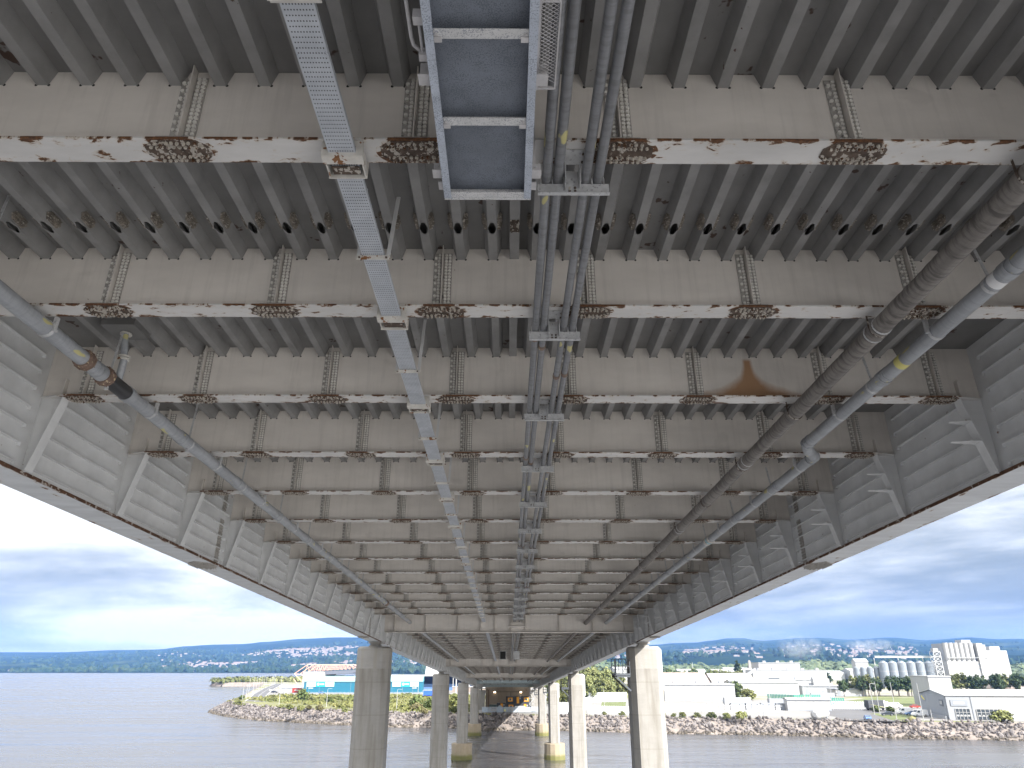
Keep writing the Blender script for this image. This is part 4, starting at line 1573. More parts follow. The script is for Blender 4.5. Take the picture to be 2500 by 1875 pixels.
# ------------------------------------------------------------------ houses of the far town
M_harl = paint("white_harling", (0.26, 0.24, 0.22), 0.85, 0.1, 0.2)
M_harl2 = paint("pinkish_harling", (0.24, 0.195, 0.165), 0.85, 0.1, 0.2)
M_slate = paint("slate_roof", (0.20, 0.19, 0.19), 0.8, 0.15, 0.3)
M_tile = paint("red_brown_roof", (0.19, 0.135, 0.115), 0.8, 0.15, 0.3)
M_glass = paint("dark_window_glass", (0.05, 0.06, 0.07), 0.1, 0.2, 1, spec=0.6)
M_white = paint("white_cladding", (0.36, 0.36, 0.355), 0.6, 0.07, 0.12, streak=((0.25, 0.25, 0.248), (1.5, 1.5, 0.12), 0.5))
M_greyc = paint("grey_cladding", (0.24, 0.255, 0.28), 0.5, 0.06, 0.3)
M_lgrey = paint("light_grey_cladding", (0.28, 0.29, 0.305), 0.5, 0.05, 0.3)


def house_meshes(w, d, h, rh):
    wl_ = MB().box(-w, w, -d, d, -4, h)
    wl_.prism([(-w, -d, h + 0.002), (-w, d, h + 0.002), (-w, 0, h + rh)], (0.02, 0, 0)).prism([(w - 0.02, -d, h + 0.002), (w - 0.02, d, h + 0.002), (w - 0.02, 0, h + rh)], (0.02, 0, 0))
    rf = MB()
    for sy in (-1, 1):
        rf.prism([(-w - 0.3, sy * (d + 0.3), h - 0.1), (w + 0.3, sy * (d + 0.3), h - 0.1), (w + 0.3, 0, h + rh + 0.1), (-w - 0.3, 0, h + rh + 0.1)], (0, 0, 0.2))
    rf.box(w - 1.4, w - 0.5, -0.4, 0.4, h + rh * 0.5, h + rh + 1.0)
    return wl_, rf


hm = []
for (w, d, h, rh, wm, rm) in ((6, 4, 5.2, 2.6, M_harl, M_slate), (9, 4.2, 5.4, 2.8, M_harl, M_tile), (5, 4, 3.2, 2.4, M_harl, M_tile), (12, 4.2, 5.2, 2.6, M_harl2, M_tile), (14, 4.5, 6, 2.2, M_harl, M_slate)):
    a, c = house_meshes(w, d, h, rh)
    hm.append((a.mesh("wall", wm), c.mesh("roof", rm)))
spots = []
for _ in range(6000):
    r_ = rnd.random()
    if r_ < 0.62:
        px = rnd.triangular(330, 985, 760)
        dlo, dhi = 0.06, 0.56
    else:
        px = rnd.choice((rnd.uniform(1480, 1660), rnd.uniform(1690, 1880), rnd.uniform(1840, 1990), rnd.uniform(1250, 1400)))
        dlo, dhi = 0.25, 0.60
    a = (px - 1106) / 1658
    d0 = shore_d(a)
    f = rnd.uniform(dlo, dhi)
    Y = d0 + (DR - d0) * f
    X = a * Y
    if vnoise(X / 330, Y / 260, 21) < 0.57:
        continue
    spots.append((X, Y))
    if len(spots) > 1500:
        break
for _ in range(70):
    px = rnd.choice((rnd.uniform(20, 130), rnd.uniform(260, 520)))
    a = (px - 1106) / 1658
    Y = shore_d(a) * rnd.uniform(1.015, 1.10)
    spots.append((a * Y, Y))
spots.sort(key=lambda p: p[1])
rest = MB()
restr = MB()
for i, (X, Y) in enumerate(spots):
    z = hill_z(X, Y) + 0.5
    rot = rnd.choice((0, 0, 0.5, -0.4, 1.2, 0.2)) + rnd.uniform(-0.15, 0.15)
    k = rnd.randrange(5)
    sc_ = rnd.uniform(0.55, 0.95)
    if i < 290:
        west = X < 0
        o = link("house", None, None, (X, Y, z), (0, 0, rot), label="small pale house with a pitched roof on the hillside across the water" if west else "small pale house on the hill behind the factories",
                 category="house", group="houses across the water" if west else "houses on the hill behind the factories")
        o.scale = (sc_, sc_, sc_)
        link("wall", hm[k][0], o)
        link("roof", hm[k][1], o)
    else:
        a, c = house_meshes(*((6, 4, 5.2, 2.6), (9, 4.2, 5.4, 2.8), (5, 4, 3.2, 2.4), (12, 4.2, 5.2, 2.6), (14, 4.5, 6, 2.2))[k])
        mtx = Matrix.Translation((X, Y, z)) @ Matrix.Rotation(rot, 4, "Z") @ Matrix.Scale(sc_, 4)
        for src, dst in ((a, rest), (c, restr)):
            n = len(dst.v)
            dst.v += [tuple(mtx @ Vector(p)) for p in src.v]
            for f in src.f:
                dst.face([n + q for q in f])
structure("far_houses", rest, M_harl, kind="stuff")
structure("far_roofs", restr, M_tile, kind="stuff")

# ------------------------------------------------------------------ ground sheets
def sheet(name, pts, m, dz, kind="structure"):
    mb = MB()
    mb.poly([g(x, y, GZ + dz) for x, y in pts])
    return structure(name, mb, m, kind=kind)


M_tar = paint("worn_tarmac", (0.11, 0.108, 0.11), 0.9, 0.12, 0.1)
M_conyard = paint("pale_concrete_yard", (0.215, 0.207, 0.196), 0.9, 0.12, 0.06)
M_line = paint("road_paint", (0.72, 0.72, 0.70), 0.8, 0.08)
sheet("meadow", [(-141, 397), (-128, 372), (-110, 342), (-92, 321), (-65, 303), (-38, 286), (-15, 290), (-12, 330), (-20, 470), (-105, 470), (-128, 440)], M_meadow, 0.03)
sheet("stadium_car_park", [(-160, 470), (-105, 471), (-20, 471), (20, 500), (20, 640), (-150, 640), (-190, 580)], M_conyard, 0.03)
road_l = [(-131, 381), (-139, 410), (-163, 490), (-196, 610), (-244.6, 800)]
road_r = [(-118.5, 375), (-129, 405), (-153, 488), (-186, 608), (-235.5, 800)]
sheet("road", road_l + road_r[::-1], M_tar, 0.05)
mb = MB()
for (a, c), (e, f) in zip(zip(road_l, road_l[1:]), zip(road_r, road_r[1:])):
    for k_ in range(12):
        u0, u1 = k_ / 12, (k_ + 0.55) / 12
        for q, wd in ((0.5, 0.011), ):
            def P(u, s_):
                pl = Vector(a).lerp(Vector(c), u)
                pr = Vector(e).lerp(Vector(f), u)
                return pl.lerp(pr, s_)
            pts = [P(u0, q - wd), P(u1, q - wd), P(u1, q + wd), P(u0, q + wd)]
            mb.poly([g(p.x, p.y, GZ + 0.06) for p in pts])
    for q in (0.05, 0.95):
        pts = [P(0, q - 0.01), P(1, q - 0.01), P(1, q + 0.01), P(0, q + 0.01)]
        mb.poly([g(p.x, p.y, GZ + 0.06) for p in pts])
structure("road_marking", mb, M_line)
mb = MB()
for (a, c) in zip(road_r, road_r[1:]):
    p, q = g(*a), g(*c)
    n_ = (q - p).cross(Vector((0, 0, 1))).normalized()
    mb.prism([p + n_ * 0.1, p + n_ * 0.4, q + n_ * 0.4, q + n_ * 0.1], (0, 0, 0.14))
structure("kerb", mb, M_conyard)
sheet("works_yard", [(-16, 285), (-9, 276), (14, 276), (46, 262), (60, 259), (82, 256), (101, 250), (160, 238), (300, 205), (300, 330), (200, 400), (20, 400), (-12, 340)], M_conyard, 0.035)
sheet("access_road", [(103, 246), (117, 240), (124, 252), (141, 275), (147, 300), (128, 320), (112, 300), (108, 262)], M_tar, 0.045)
sheet("lawn", [(146, 350), (152, 330), (186, 328), (232, 420), (196, 424), (160, 380)], M_lawn, 0.05)
sheet("grass_verge", [(117.5, 241), (121, 240), (139, 268), (134, 282), (129, 282)], M_lawn, 0.06)
sheet("grass_bank", [(36.8, 324), (47, 324), (55, 376), (43, 373)], M_lawn, 0.06)

# rough grass along the crest and over the meadow
mb = MB()
def tuft(x, y, s_):
    p = g(x, y, GZ)
    for q in range(5):
        leaf(mb, p + Vector((rnd.uniform(-.7, .7) * s_, rnd.uniform(-.7, .7) * s_, rnd.uniform(0.1, 0.6) * s_)), 0.55 * s_, Vector((rnd.gauss(0, 1), rnd.gauss(0, 1), rnd.gauss(0, .6))))
for _ in range(5200):
    x, y = rnd.uniform(-138, -14), rnd.uniform(284, 470)
    if y < 286 + max(0, (-x - 38)) * 1.05 + 3 or (x < -105 and y < 350 + (-105 - x) * 1.5):
        continue
    if y > 330 and rnd.random() < 0.45:
        continue
    tuft(x, y, rnd.uniform(0.5, 1.5) * (1.25 if vnoise(x / 9, y / 9, 3) > 0.55 else 0.7))
for i in range(5, near_n - 5):
    for _ in range(26):
        p = crest[i].lerp(crest[i + 1], rnd.random())
        tuft(p.x / K, p.y / K + rnd.uniform(0, 1.5), rnd.uniform(0.3, 0.8) if i < 9 else rnd.uniform(0.5, 1.2))
structure("rough_grass", mb, M_grass, kind="stuff")

# ================================================================== buildings and things on the far bank
def box_part(name, parent, m, *a, **kw):
    return part(name, MB().box(*a), m, parent, **kw)


def yawed(a):
    return (0, 0, a)


# ------------------------------------------------------------------ abutment at the end of the bridge
yA = yk(KMAX)
pA = L(0, yA + 0.4, 0)
ab = thing("bridge_abutment", "tall ribbed concrete wall closing the far end of the bridge", "abutment", (pA.x, pA.y, GZ), (0, 0, BROT.z))
top = L(0, yA, ZG).z - GZ
box_part("wall", ab, M_abut, -9.4, 9.4, 2.0, 3.0, -0.5, top + 2.4)
mb = MB()
for i in range(56):
    x = -9.1 + i * 0.325
    mb.box(x, x + 0.16, 1.93, 1.9995, 0.0, top + 0.3)
part("wall_rib", mb, M_abut, ab, kind="stuff")
box_part("joint_strip", ab, M_dark, 1.05, 1.2, 1.90, 1.929, 0, top - 1.0)
box_part("cable_run", ab, M_dark, -5.2, 5.0, 1.88, 1.929, top - 1.1, top - 0.95)
box_part("head_block", ab, M_abut, -3.4, 3.0, 1.0, 1.925, top - 0.2, top + 1.3)
for sx in (-1, 1):
    box_part("pilaster", ab, M_conc, sx * 10.6 - 1.05, sx * 10.6 + 1.05, -0.6, 3.0, -0.5, top - 0.32)
    box_part("bearing", ab, M_plate, sx * 11.0 - 0.3, sx * 11.0 + 0.3, 0.2, 0.9, top - 0.318, top - 0.01)
box_part("wing_wall", ab, M_conc, 11.7, 12.3, 0.2, 30, -0.5, top + 2)
box_part("wing_wall", ab, M_conc, -12.3, -11.7, 0.2, 30, -0.5, top + 2)
mb = MB()
mb.tube([(-8.0, 1.7, 0.1), (-8.0, 1.7, top - 0.8), (-8.4, 1.5, top - 0.1)], 0.11, 8).tube([(7.6, 1.7, top - 0.5), (7.3, 1.5, top + 0.2)], 0.1, 8)
part("downpipe", mb, M_rust, ab)
mg = MB()
mg.box(-9.6, -1.0, -1.2, -0.2, top - 0.35, top - 0.28)
for i in range(14):
    mg.box(-9.5 + i * 0.62, -9.45 + i * 0.62, -1.2, -1.15, top - 0.28, top + 0.8)
mg.box(-9.6, -1.0, -1.2, -1.15, top + 0.8, top + 0.86).box(-9.6, -1.0, -1.2, -1.15, top + 0.25, top + 0.3)
part("maintenance_gangway", mg, M_platf, ab)
M_lamp, t, b = new_mat("lit_lamp")
b.inputs["Emission Color"].default_value = (1, 0.85, 0.65, 1)
b.inputs["Emission Strength"].default_value = 14
for x, nm in ((-5.5, "left"), (5.3, "right")):
    l_ = thing("wall_lamp", "lit wall lamp on the abutment, at the %s end of the cable run" % nm, "lamp", ab.matrix_basis @ Vector((x, 1.8, top - 1.2)), (0, 0, BROT.z), "lit lamps on the abutment")
    box_part("lamp_body", l_, M_greyc, -0.28, 0.28, -0.1, 0.1, 0.16, 0.3)
    box_part("lens", l_, M_lamp, -0.25, 0.25, -0.1, 0.08, 0.0, 0.158)

# ------------------------------------------------------------------ site cabins under the bridge end
M_cab = paint("charcoal_cabin", (0.045, 0.048, 0.055), 0.5, 0.15, 1)
M_orange = paint("orange_panel", (0.75, 0.33, 0.03), 0.5, 0.06, 1)
M_bluebox = paint("blue_container", (0.05, 0.16, 0.55), 0.5, 0.1, 1)


def cabin(name, label, x, y, w, h, wins=(), doors=(), m=None, group=None):
    t = thing(name, label, "cabin", (x, y, GZ), (0, 0, BROT.z), group)
    m = m or M_cab
    mb = MB().box(-w / 2, w / 2, 0.04, 2.6, 0, h)
    for i in range(int(w / 0.45)):
        xx = -w / 2 + 0.2 + i * 0.45
        mb.box(xx, xx + 0.2, 0, 0.0395, 0.12, h - 0.12)
    part("body", mb, m, t)
    for i, xx in enumerate(wins):
        f = box_part("window_surround", t, M_orange, xx - 0.95, xx + 0.95, -0.06, -0.001, h - 1.85, h - 0.4)
        box_part("pane", f, M_glass, xx - 0.32, xx + 0.32, -0.09, -0.061, h - 1.5, h - 0.75)
        box_part("frame", f, M_white, xx - 0.55, xx - 0.34, -0.08, -0.061, h - 1.5, h - 0.75)
        box_part("frame", f, M_white, xx + 0.34, xx + 0.55, -0.08, -0.061, h - 1.5, h - 0.75)
    for xx in doors:
        d = box_part("door", t, M_orange, xx - 0.48, xx + 0.48, -0.06, -0.001, 0.1, h - 0.15)
        box_part("door_notice", d, M_white, xx + 0.6, xx + 1.15, -0.03, -0.001, h - 1.0, h - 0.4)
    return t


cy0 = 300 * K - 3
cabin("site_cabin", "charcoal site cabin with orange windows, lower one of the stacked pair", 2.2, cy0, 9.2, 2.7, (-2.6, ), (4.2 - 1.2, ), group="charcoal site cabins")
c2 = cabin("site_cabin", "charcoal site cabin with orange door and windows, stacked on top of another", 2.2, cy0, 9.2, 2.6, (-2.9, 3.5), (0.15, ), group="charcoal site cabins")
c2.location.z = GZ + 2.72
cabin("site_cabin", "charcoal site cabin with a single orange door, standing alone on the left", -4.3, cy0 + 0.4, 3.6, 2.9, (), (0.2, ), group="charcoal site cabins")
cabin("storage_box", "low dark green storage box left of the lone cabin", -7.6, cy0 + 0.2, 2.9, 2.3, (), (), paint("dark_green_box", (0.06, 0.09, 0.09), 0.5, 0.2, 2))
cabin("blue_container", "blue storage container at the foot of the stair tower", 8.6, cy0 - 3, 3.3, 1.5, (), (), M_bluebox)
# scaffold stair tower
st = thing("stair_tower", "tall white scaffold stair tower beside the stacked cabins", "stair tower", (7.9, cy0 + 2, GZ), (0, 0, BROT.z))
mb = MB()
for x in (-0.95, 0.95):
    for y in (0, 1.6):
        mb.tube([(x, y, 0), (x, y, 8.6)], 0.05, 6)
part("upright", mb, M_galv, st, kind="stuff")
mb = MB()
for i in range(5):
    mb.box(-0.95, 0.95, 0, 1.6, i * 2 + 0.4, i * 2 + 0.5)
part("landing", mb, M_galv, st, kind="stuff")
mb = MB()
for i in range(4):
    s_ = 1 if i % 2 else -1
    mb.bar((-0.9 * s_, -0.03, i * 2 + 0.5), (0.9 * s_, -0.03, i * 2 + 2.4), 0.08, 0.22)
    mb.bar((0.9 * s_, -0.06, i * 2 + 0.6), (-0.9 * s_, -0.06, i * 2 + 2.3), 0.04, 0.06)
part("stair_flight", mb, M_white, st, kind="stuff")

# works fence in front of the cabins
M_mesh = paint("fence_mesh_grey", (0.36, 0.41, 0.46), 0.6, 0.15, 2)
yf = 290 * K - 2
for i in range(8):
    x = -11.6 + i * 2.75
    f = thing("fence_panel", "grey-blue temporary fence panel in front of the site cabins, " + ("leftmost" if i == 0 else ("second", "third", "fourth", "fifth", "sixth", "seventh", "eighth")[i - 1] + " from the left"), "fence panel", (x, yf + (0.1 if i % 2 else 0), GZ), (0, 0, BROT.z + rnd.uniform(-.03, .03)), "temporary fence panels on the bank")
    box_part("infill", f, M_mesh, 0.06, 2.66, -0.006, 0.006, 0.12, 1.9)
    part("frame", MB().tube([(0.03, 0, 0), (0.03, 0, 2.0), (2.7, 0, 2.0), (2.7, 0, 0)], 0.03, 6), M_galv, f)
    box_part("foot", f, M_black, -0.1, 0.1, -0.3, 0.3, 0, 0.12)
for (x, w, lab) in ((-7.0, 2.3, "white notice board hung on the left part of the works fence"), (8.3, 2.3, "white notice board hung on the right part of the works fence")):
    s_ = thing("notice_board", lab, "sign", (x, yf - 0.1, GZ + 0.5), (0, 0, BROT.z))
    box_part("board", s_, M_white, -w / 2, w / 2, -0.03, 0, 0, 1.4)
    box_part("text_line", s_, M_greyc, -w / 2 + 0.3, w / 2 - 0.3, -0.034, -0.031, 0.8, 1.05)
for (x, w, h, m, lab) in ((-1.2, 0.75, 1.1, M_white, "small white safety notice near the middle of the works fence"), (0.1, 0.8, 1.35, M_white, "larger white safety notice near the middle of the works fence"),
                          (-2.7, 0.8, 0.8, paint("yellow_sign", (0.7, 0.66, 0.3), 0.6), "pale yellow sign at the foot of the works fence")):
    s_ = thing("safety_sign", lab, "sign", (x, yf - 0.12, GZ + 0.35), (0, 0, BROT.z))
    box_part("board", s_, m, -w / 2, w / 2, -0.03, 0, 0, h)
tl = thing("portable_toilet", "blue portable toilet with a white domed roof behind the fence", "portable toilet", (-4.65, yf + 1.0, GZ), (0, 0, BROT.z))
box_part("body", tl, paint("toilet_blue", (0.22, 0.36, 0.48), 0.5), -0.65, 0.65, 0, 1.3, 0, 2.05)
part("roof", MB().prism([(-0.7, -0.05, 2.052), (0.7, -0.05, 2.052), (0.45, -0.05, 2.42), (-0.45, -0.05, 2.42)], (0, 1.4, 0)), M_white, tl)
box_part("door", tl, paint("toilet_door", (0.28, 0.42, 0.52), 0.5), -0.42, 0.42, -0.03, -0.001, 0.1, 1.95)


# ------------------------------------------------------------------ vehicles
M_tyre = paint("tyre", (0.02, 0.02, 0.02), 0.8)
M_rim = paint("alloy", (0.5, 0.5, 0.5), 0.4, metal=0.6)


def vehicle(name, label, cat, pos, yaw, m, kind="car", group=None):
    t = thing(name, label, cat, pos, (0, 0, yaw), group)
    if kind == "car":
        Lh, W_, prof = 2.1, 0.86, [(-2.1, 0.35), (-2.08, 0.75), (-1.9, 0.95), (-1.55, 1.05), (-1.2, 1.42), (0.25, 1.45), (0.95, 1.0), (1.85, 0.85), (2.1, 0.62), (2.1, 0.35)]
        glass = [(-1.35, 1.03), (-1.08, 1.36), (0.2, 1.38), (0.75, 1.02)]
        wx, wr = 1.3, 0.32
    else:
        Lh, W_, prof = 2.6, 0.98, [(-2.6, 0.4), (-2.6, 2.0), (-2.45, 2.15), (1.2, 2.15), (1.75, 1.35), (2.5, 1.15), (2.65, 0.8), (2.65, 0.4)]
        glass = [(0.35, 1.3), (0.35, 1.95), (1.05, 1.95), (1.5, 1.3)]
        wx, wr = 1.65, 0.36
    part("body", MB().prism([(x, -W_, z) for x, z in prof], (0, 2 * W_, 0)), m, t)
    part("window", MB().prism([(x, -W_ - 0.008, z) for x, z in glass], (0, 0.006, 0)).prism([(x, W_ + 0.002, z) for x, z in glass], (0, 0.006, 0)), M_glass, t, kind="stuff")
    if kind == "car":
        part("windscreen", MB().prism([(0.28, -W_ + 0.08, 1.43), (0.93, -W_ + 0.08, 1.03), (0.93, W_ - 0.08, 1.03), (0.28, W_ - 0.08, 1.43)], (0.008, 0, 0.012)), M_glass, t)
        part("rear_window", MB().prism([(-1.24, -W_ + 0.08, 1.40), (-1.53, -W_ + 0.08, 1.08), (-1.53, W_ - 0.08, 1.08), (-1.24, W_ - 0.08, 1.40)], (-0.008, 0, 0.012)), M_glass, t)
    else:
        part("windscreen", MB().prism([(1.26, -W_ + 0.08, 2.08), (1.73, -W_ + 0.08, 1.40), (1.73, W_ - 0.08, 1.40), (1.26, W_ - 0.08, 2.08)], (0.012, 0, 0.012)), M_glass, t)
    for sx in (-1, 1):
        for sy in (-1, 1):
            wh = part("wheel", MB().tube([(sx * wx, sy * (W_ - 0.18), wr), (sx * wx, sy * (W_ + 0.012), wr)], wr, 14), M_tyre, t)
            part("rim", MB().tube([(sx * wx, sy * (W_ + 0.0125), wr), (sx * wx, sy * (W_ + 0.02), wr)], wr * 0.6, 10), M_rim, wh)
    return t


M_cdark = paint("dark_car_paint", (0.03, 0.035, 0.05), 0.25, 0.05, spec=0.6)
M_cblue = paint("blue_car_paint", (0.10, 0.18, 0.36), 0.25, 0.05, spec=0.6)
M_cwhite = paint("white_van_paint", (0.8, 0.8, 0.8), 0.3, 0.03, spec=0.6)
M_cred = paint("red_paint", (0.30, 0.035, 0.025), 0.4, 0.08)
vehicle("parked_van", "white van parked behind the fence below the cabins", "van", (3.7, yf + 2.2, GZ), 0.0, M_cwhite, "van")
vehicle("moving_car", "pale car driving along the shore road", "car", g(-167.0, 536, GZ + 0.06), 1.85, paint("silver_paint", (0.5, 0.5, 0.5), 0.3), "car")
vehicle("parked_car", "dark hatchback between the round bushes and the showroom", "car", g(128.0, 267.5, GZ + 0.06), 2.9, M_cdark)
vehicle("moving_car", "blue car seen from behind at the foot of the access road", "car", g(111.5, 246.5, GZ + 0.06), 1.35, M_cblue)
vehicle("parked_van", "white van nearest the showroom gable", "van", g(137.2, 264, GZ + 0.06), math.pi + 0.1, M_cwhite, "van")
vehicle("parked_van", "white van parked behind the nearer white van", "van", g(138.4, 276, GZ + 0.06), math.pi - 0.2, M_cwhite, "van")
vehicle("parked_car", "small blue car between the two white vans", "car", g(137.5, 270, GZ + 0.06), 3.0, M_cblue)
vehicle("parked_car", "white car at the right end of the long showroom", "car", g(153.0, 243.0, GZ + 0.06), 0.2, M_cwhite)


# ------------------------------------------------------------------ generic halls
def hall(name, label, cat, pos, yaw, ln, dp, eave, ridge, wm, rm, doors=(), windows=(), gable=None, ribs=False, group=None, roofaxis="x"):
    """front wall along +x from the origin, depth along +y"""
    t = thing(name, label, cat, pos, (0, 0, yaw), group)
    w = MB().box(0, ln, 0, dp, -0.3, eave)
    if ridge > eave:
        for x0 in (0, ln - 0.02):
            w.prism([(x0, 0, eave + 0.002), (x0, dp, eave + 0.002), (x0, dp / 2, ridge)], (0.02, 0, 0))
    part("wall", w, wm, t)
    if ribs:
        rb = MB()
        n = int(ln / 0.9)
        for i in range(n):
            rb.box(i * 0.9 + 0.1, i * 0.9 + 0.5, -0.05, -0.002, 0.1, eave - 0.1)
        part("cladding_rib", rb, wm, t, kind="stuff")
    r_ = MB()
    if ridge > eave:
        for y0 in (-0.4, dp + 0.4):
            r_.prism([(-0.3, y0, eave - 0.06), (ln + 0.3, y0, eave - 0.06), (ln + 0.3, dp / 2, ridge + 0.03), (-0.3, dp / 2, ridge + 0.03)], (0, 0, 0.18))
    else:
        r_.box(-0.2, ln + 0.2, -0.2, dp + 0.2, eave + 0.002, eave + 0.3)
    part("roof", r_, rm, t)
    box_part("gutter", t, M_greyc, -0.2, ln + 0.2, -0.42, -0.2, eave - 0.35, eave - 0.08)
    box_part("plinth", t, M_greyc, -0.05, ln + 0.05, -0.049, -0.003, -0.2, 0.7)
    for i in range(int(ln // 7)):
        box_part("cladding_joint", t, M_greyc, (i + 0.5) * 7 - 0.06, (i + 0.5) * 7 + 0.06, -0.048, -0.004, 0.72, eave - 0.4)
    if ridge > eave:
        sl = (ridge - eave) / (dp / 2)
        for i in range(int(ln // 9)):
            x0 = (i + 0.5) * 9
            part("rooflight", MB().prism([(x0, dp * 0.12, eave + sl * dp * 0.12 + 0.19), (x0 + 2.2, dp * 0.12, eave + sl * dp * 0.12 + 0.19), (x0 + 2.2, dp * 0.38, eave + sl * dp * 0.38 + 0.19), (x0, dp * 0.38, eave + sl * dp * 0.38 + 0.19)], (0, 0, 0.12)), M_greyc, t)
    else:
        for i in range(int(ln // 12)):
            box_part("roof_plant", t, M_lgrey, (i + 0.6) * 12 - 1.2, (i + 0.6) * 12 + 1.2, dp * 0.3, dp * 0.3 + 2, eave + 0.302, eave + 1.7)
    for (x, w_, h_) in doors:
        box_part("door", t, M_greyc, x, x + w_, -0.08, -0.052, 0, h_)
    for (x, w_, z0, z1) in windows:
        f = box_part("window", t, M_greyc, x - 0.12, x + w_ + 0.12, -0.07, -0.052, z0 - 0.12, z1 + 0.12)
        box_part("pane", f, M_glass, x, x + w_, -0.09, -0.0705, z0, z1)
    return t


# the stadium: long teal stand back, main stand with exposed roof trusses
M_teal = paint("teal_cladding", (0.014, 0.12, 0.185), 0.5, 0.06, 0.2)
M_tealr = paint("pale_teal_roof", (0.18, 0.42, 0.46), 0.5, 0.06, 0.2)
tl0 = g(-134.5, 500)
ts = hall("teal_stand", "long teal stadium stand back with bright advertising boards", "stand", tl0, 0.035, 80, 11, 7.4, 10.4, M_teal, M_tealr, ribs=True)
for x in (1.6, 37.5, 77):
    box_part("downpipe", ts, M_white, x, x + 0.28, -0.2, -0.055, 0, 7.2)
M_adg = paint("green_white_ad", (0.45, 0.62, 0.38), 0.6, 0.2, 0.6)
M_adb = paint("cyan_ad", (0.02, 0.38, 0.66), 0.5, 0.05)
M_adr = paint("red_ad", (0.62, 0.07, 0.10), 0.5, 0.08)


def ad(x0, w, m, lab, logo=False):
    a = thing("advert_board", lab, "advert", ts.matrix_basis @ Vector((x0, -0.3, 4.1)), (0, 0, 0.035), "advert boards on the teal stand")
    box_part("board", a, m, 0, w, 0, 0.2, 0, 3.0)
    if logo:
        part("round_logo", MB().tube([(1.5, -0.03, 1.5), (1.5, -0.001, 1.5)], 0.95, 18), M_white, a)
        box_part("lettering", a, M_white, 2.7, w - 0.6, -0.02, -0.001, 1.05, 2.0)
    else:
        for z, q in ((2.1, 0.15), (1.4, 0.05), (0.7, 0.12)):
            box_part("lettering", a, M_white, w * 0.28 + q, w * 0.85 - q, -0.02, -0.001, z - 0.22, z + 0.22)


ad(2.2, 5.8, M_adg, "green and white advert at the left end of the teal stand")
ad(8.1, 6.2, M_adb, "blue advert with a round white logo, left of the nearest pier", True)
ad(14.4, 5.9, M_adg, "green and white advert right of the left blue advert")
ad(42.3, 5.8, M_adr, "red advert with white lettering, partly behind the nearest left pier")
ad(59.5, 5.8, M_adg, "green and white advert just right of the nearest left pier")
ad(65.4, 6.0, M_adb, "blue advert with a round white logo, right of the nearest left pier", True)
ad(71.5, 5.6, M_adg, "green and white advert at the right end of the teal stand")
box_part("plate_sign", ts, M_white, 3.2, 6.4, -0.2, -0.06, 2.9, 3.5)
box_part("plate_sign", ts, M_white, 73, 76, -0.2, -0.06, 2.9, 3.5)

ms_ = thing("main_stand", "stadium main stand with pink roof trusses over a dark roof and white gable", "stand", g(-151, 556), (0, 0, -0.05))
M_pink = paint("salmon_steel", (0.72, 0.42, 0.32), 0.5, 0.08)
M_roofd = paint("dark_stand_roof", (0.12, 0.13, 0.16), 0.5, 0.08)
box_part("gable_wall", ms_, M_white, 0, 17, 0, 30, -0.3, 13.2)
part("roof", MB().prism([(16, 0.0, 13.5), (62, 0.0, 15.4), (36, 0.0, 12.0), (17, 0.0, 11.2)], (0, 34, 0)), M_roofd, ms_)
box_part("seating_bowl", ms_, M_cblue, 17.1, 44, 14, 32, 0, 9.5)
box_part("screen_wall", ms_, M_lgrey, 23, 31, 4, 4.3, 5.5, 10.8)
part("end_hoarding", MB().box(31.5, 38, 4, 4.3, 3, 10.5), paint("navy_hoarding", (0.04, 0.10, 0.32), 0.5), ms_)
part("end_hoarding", MB().box(39.5, 46, 4, 4.3, 3, 8.8), M_bluebox, ms_)
tb = MB()
for j in range(3):
    yy = 1 + j * 14
    for i in range(11):
        x = 1 + i * 3.0
        tb.bar((x, yy, 13.3 + 0.05 * x), (x + 1.5, yy, 18.2), 0.2, 0.2)
        tb.bar((x + 1.5, yy, 18.2), (x + 3.0, yy, 13.4 + 0.05 * x), 0.2, 0.2)
    tb.bar((2.5, yy, 18.2), (34, yy, 18.2), 0.35, 0.35)
    tb.bar((34, yy, 18.2), (43, yy, 14.6), 0.35, 0.35)
    tb.bar((2.5, yy, 18.2), (-7, yy, 11.8), 0.35, 0.35)
    tb.bar((-7, yy, 11.8), (-0.1, yy, 11.0), 0.3, 0.3)
    tb.bar((-7, yy, 11.8), (-0.1, yy, 6.0), 0.3, 0.3)
    tb.bar((-7, yy, 8.0), (-0.1, yy, 0.5), 0.3, 0.3)
for x in (2.5, 13, 23.5, 34):
    tb.bar((x, 1, 18.2), (x, 29, 18.2), 0.3, 0.3)
part("roof_truss", tb, M_pink, ms_)

# covered stand to the right, dark inside, white fascia
ns_ = thing("covered_stand", "open covered stand with a long white fascia and dark blue interior", "stand", g(-100, 562), (0, 0, 0.0))
box_part("roof", ns_, M_white, 0, 96, -6, 10, 10.0, 10.9)
box_part("back_wall", ns_, paint("stand_navy", (0.03, 0.05, 0.12), 0.7), 0, 95, 9, 9.8, 0, 9.99)
box_part("seating", ns_, M_cblue, 1, 94, 3, 8.9, 0, 4.5)
for x in (60, 72, 84, 95):
    box_part("post", ns_, M_white, x, x + 0.5, -5.6, -5.1, 0, 9.99)
part("end_screen", MB().box(88, 95.5, -5, -4.6, 0, 9.9), M_teal, ns_)
wh = hall("white_hall", "white hall with a sloping top behind the covered stand", "hall", g(-72, 640), 0.03, 30, 20, 10, 18, M_white, M_white)
bx = thing("stadium_kiosk", "low white and pink kiosks at the foot of the covered stand", "kiosk", g(-40, 520))
box_part("wall", bx, M_harl2, 0, 20, 0, 4, 0, 3.4)
box_part("roof", bx, M_white, -0.3, 20.3, -0.3, 4.3, 3.402, 3.8)
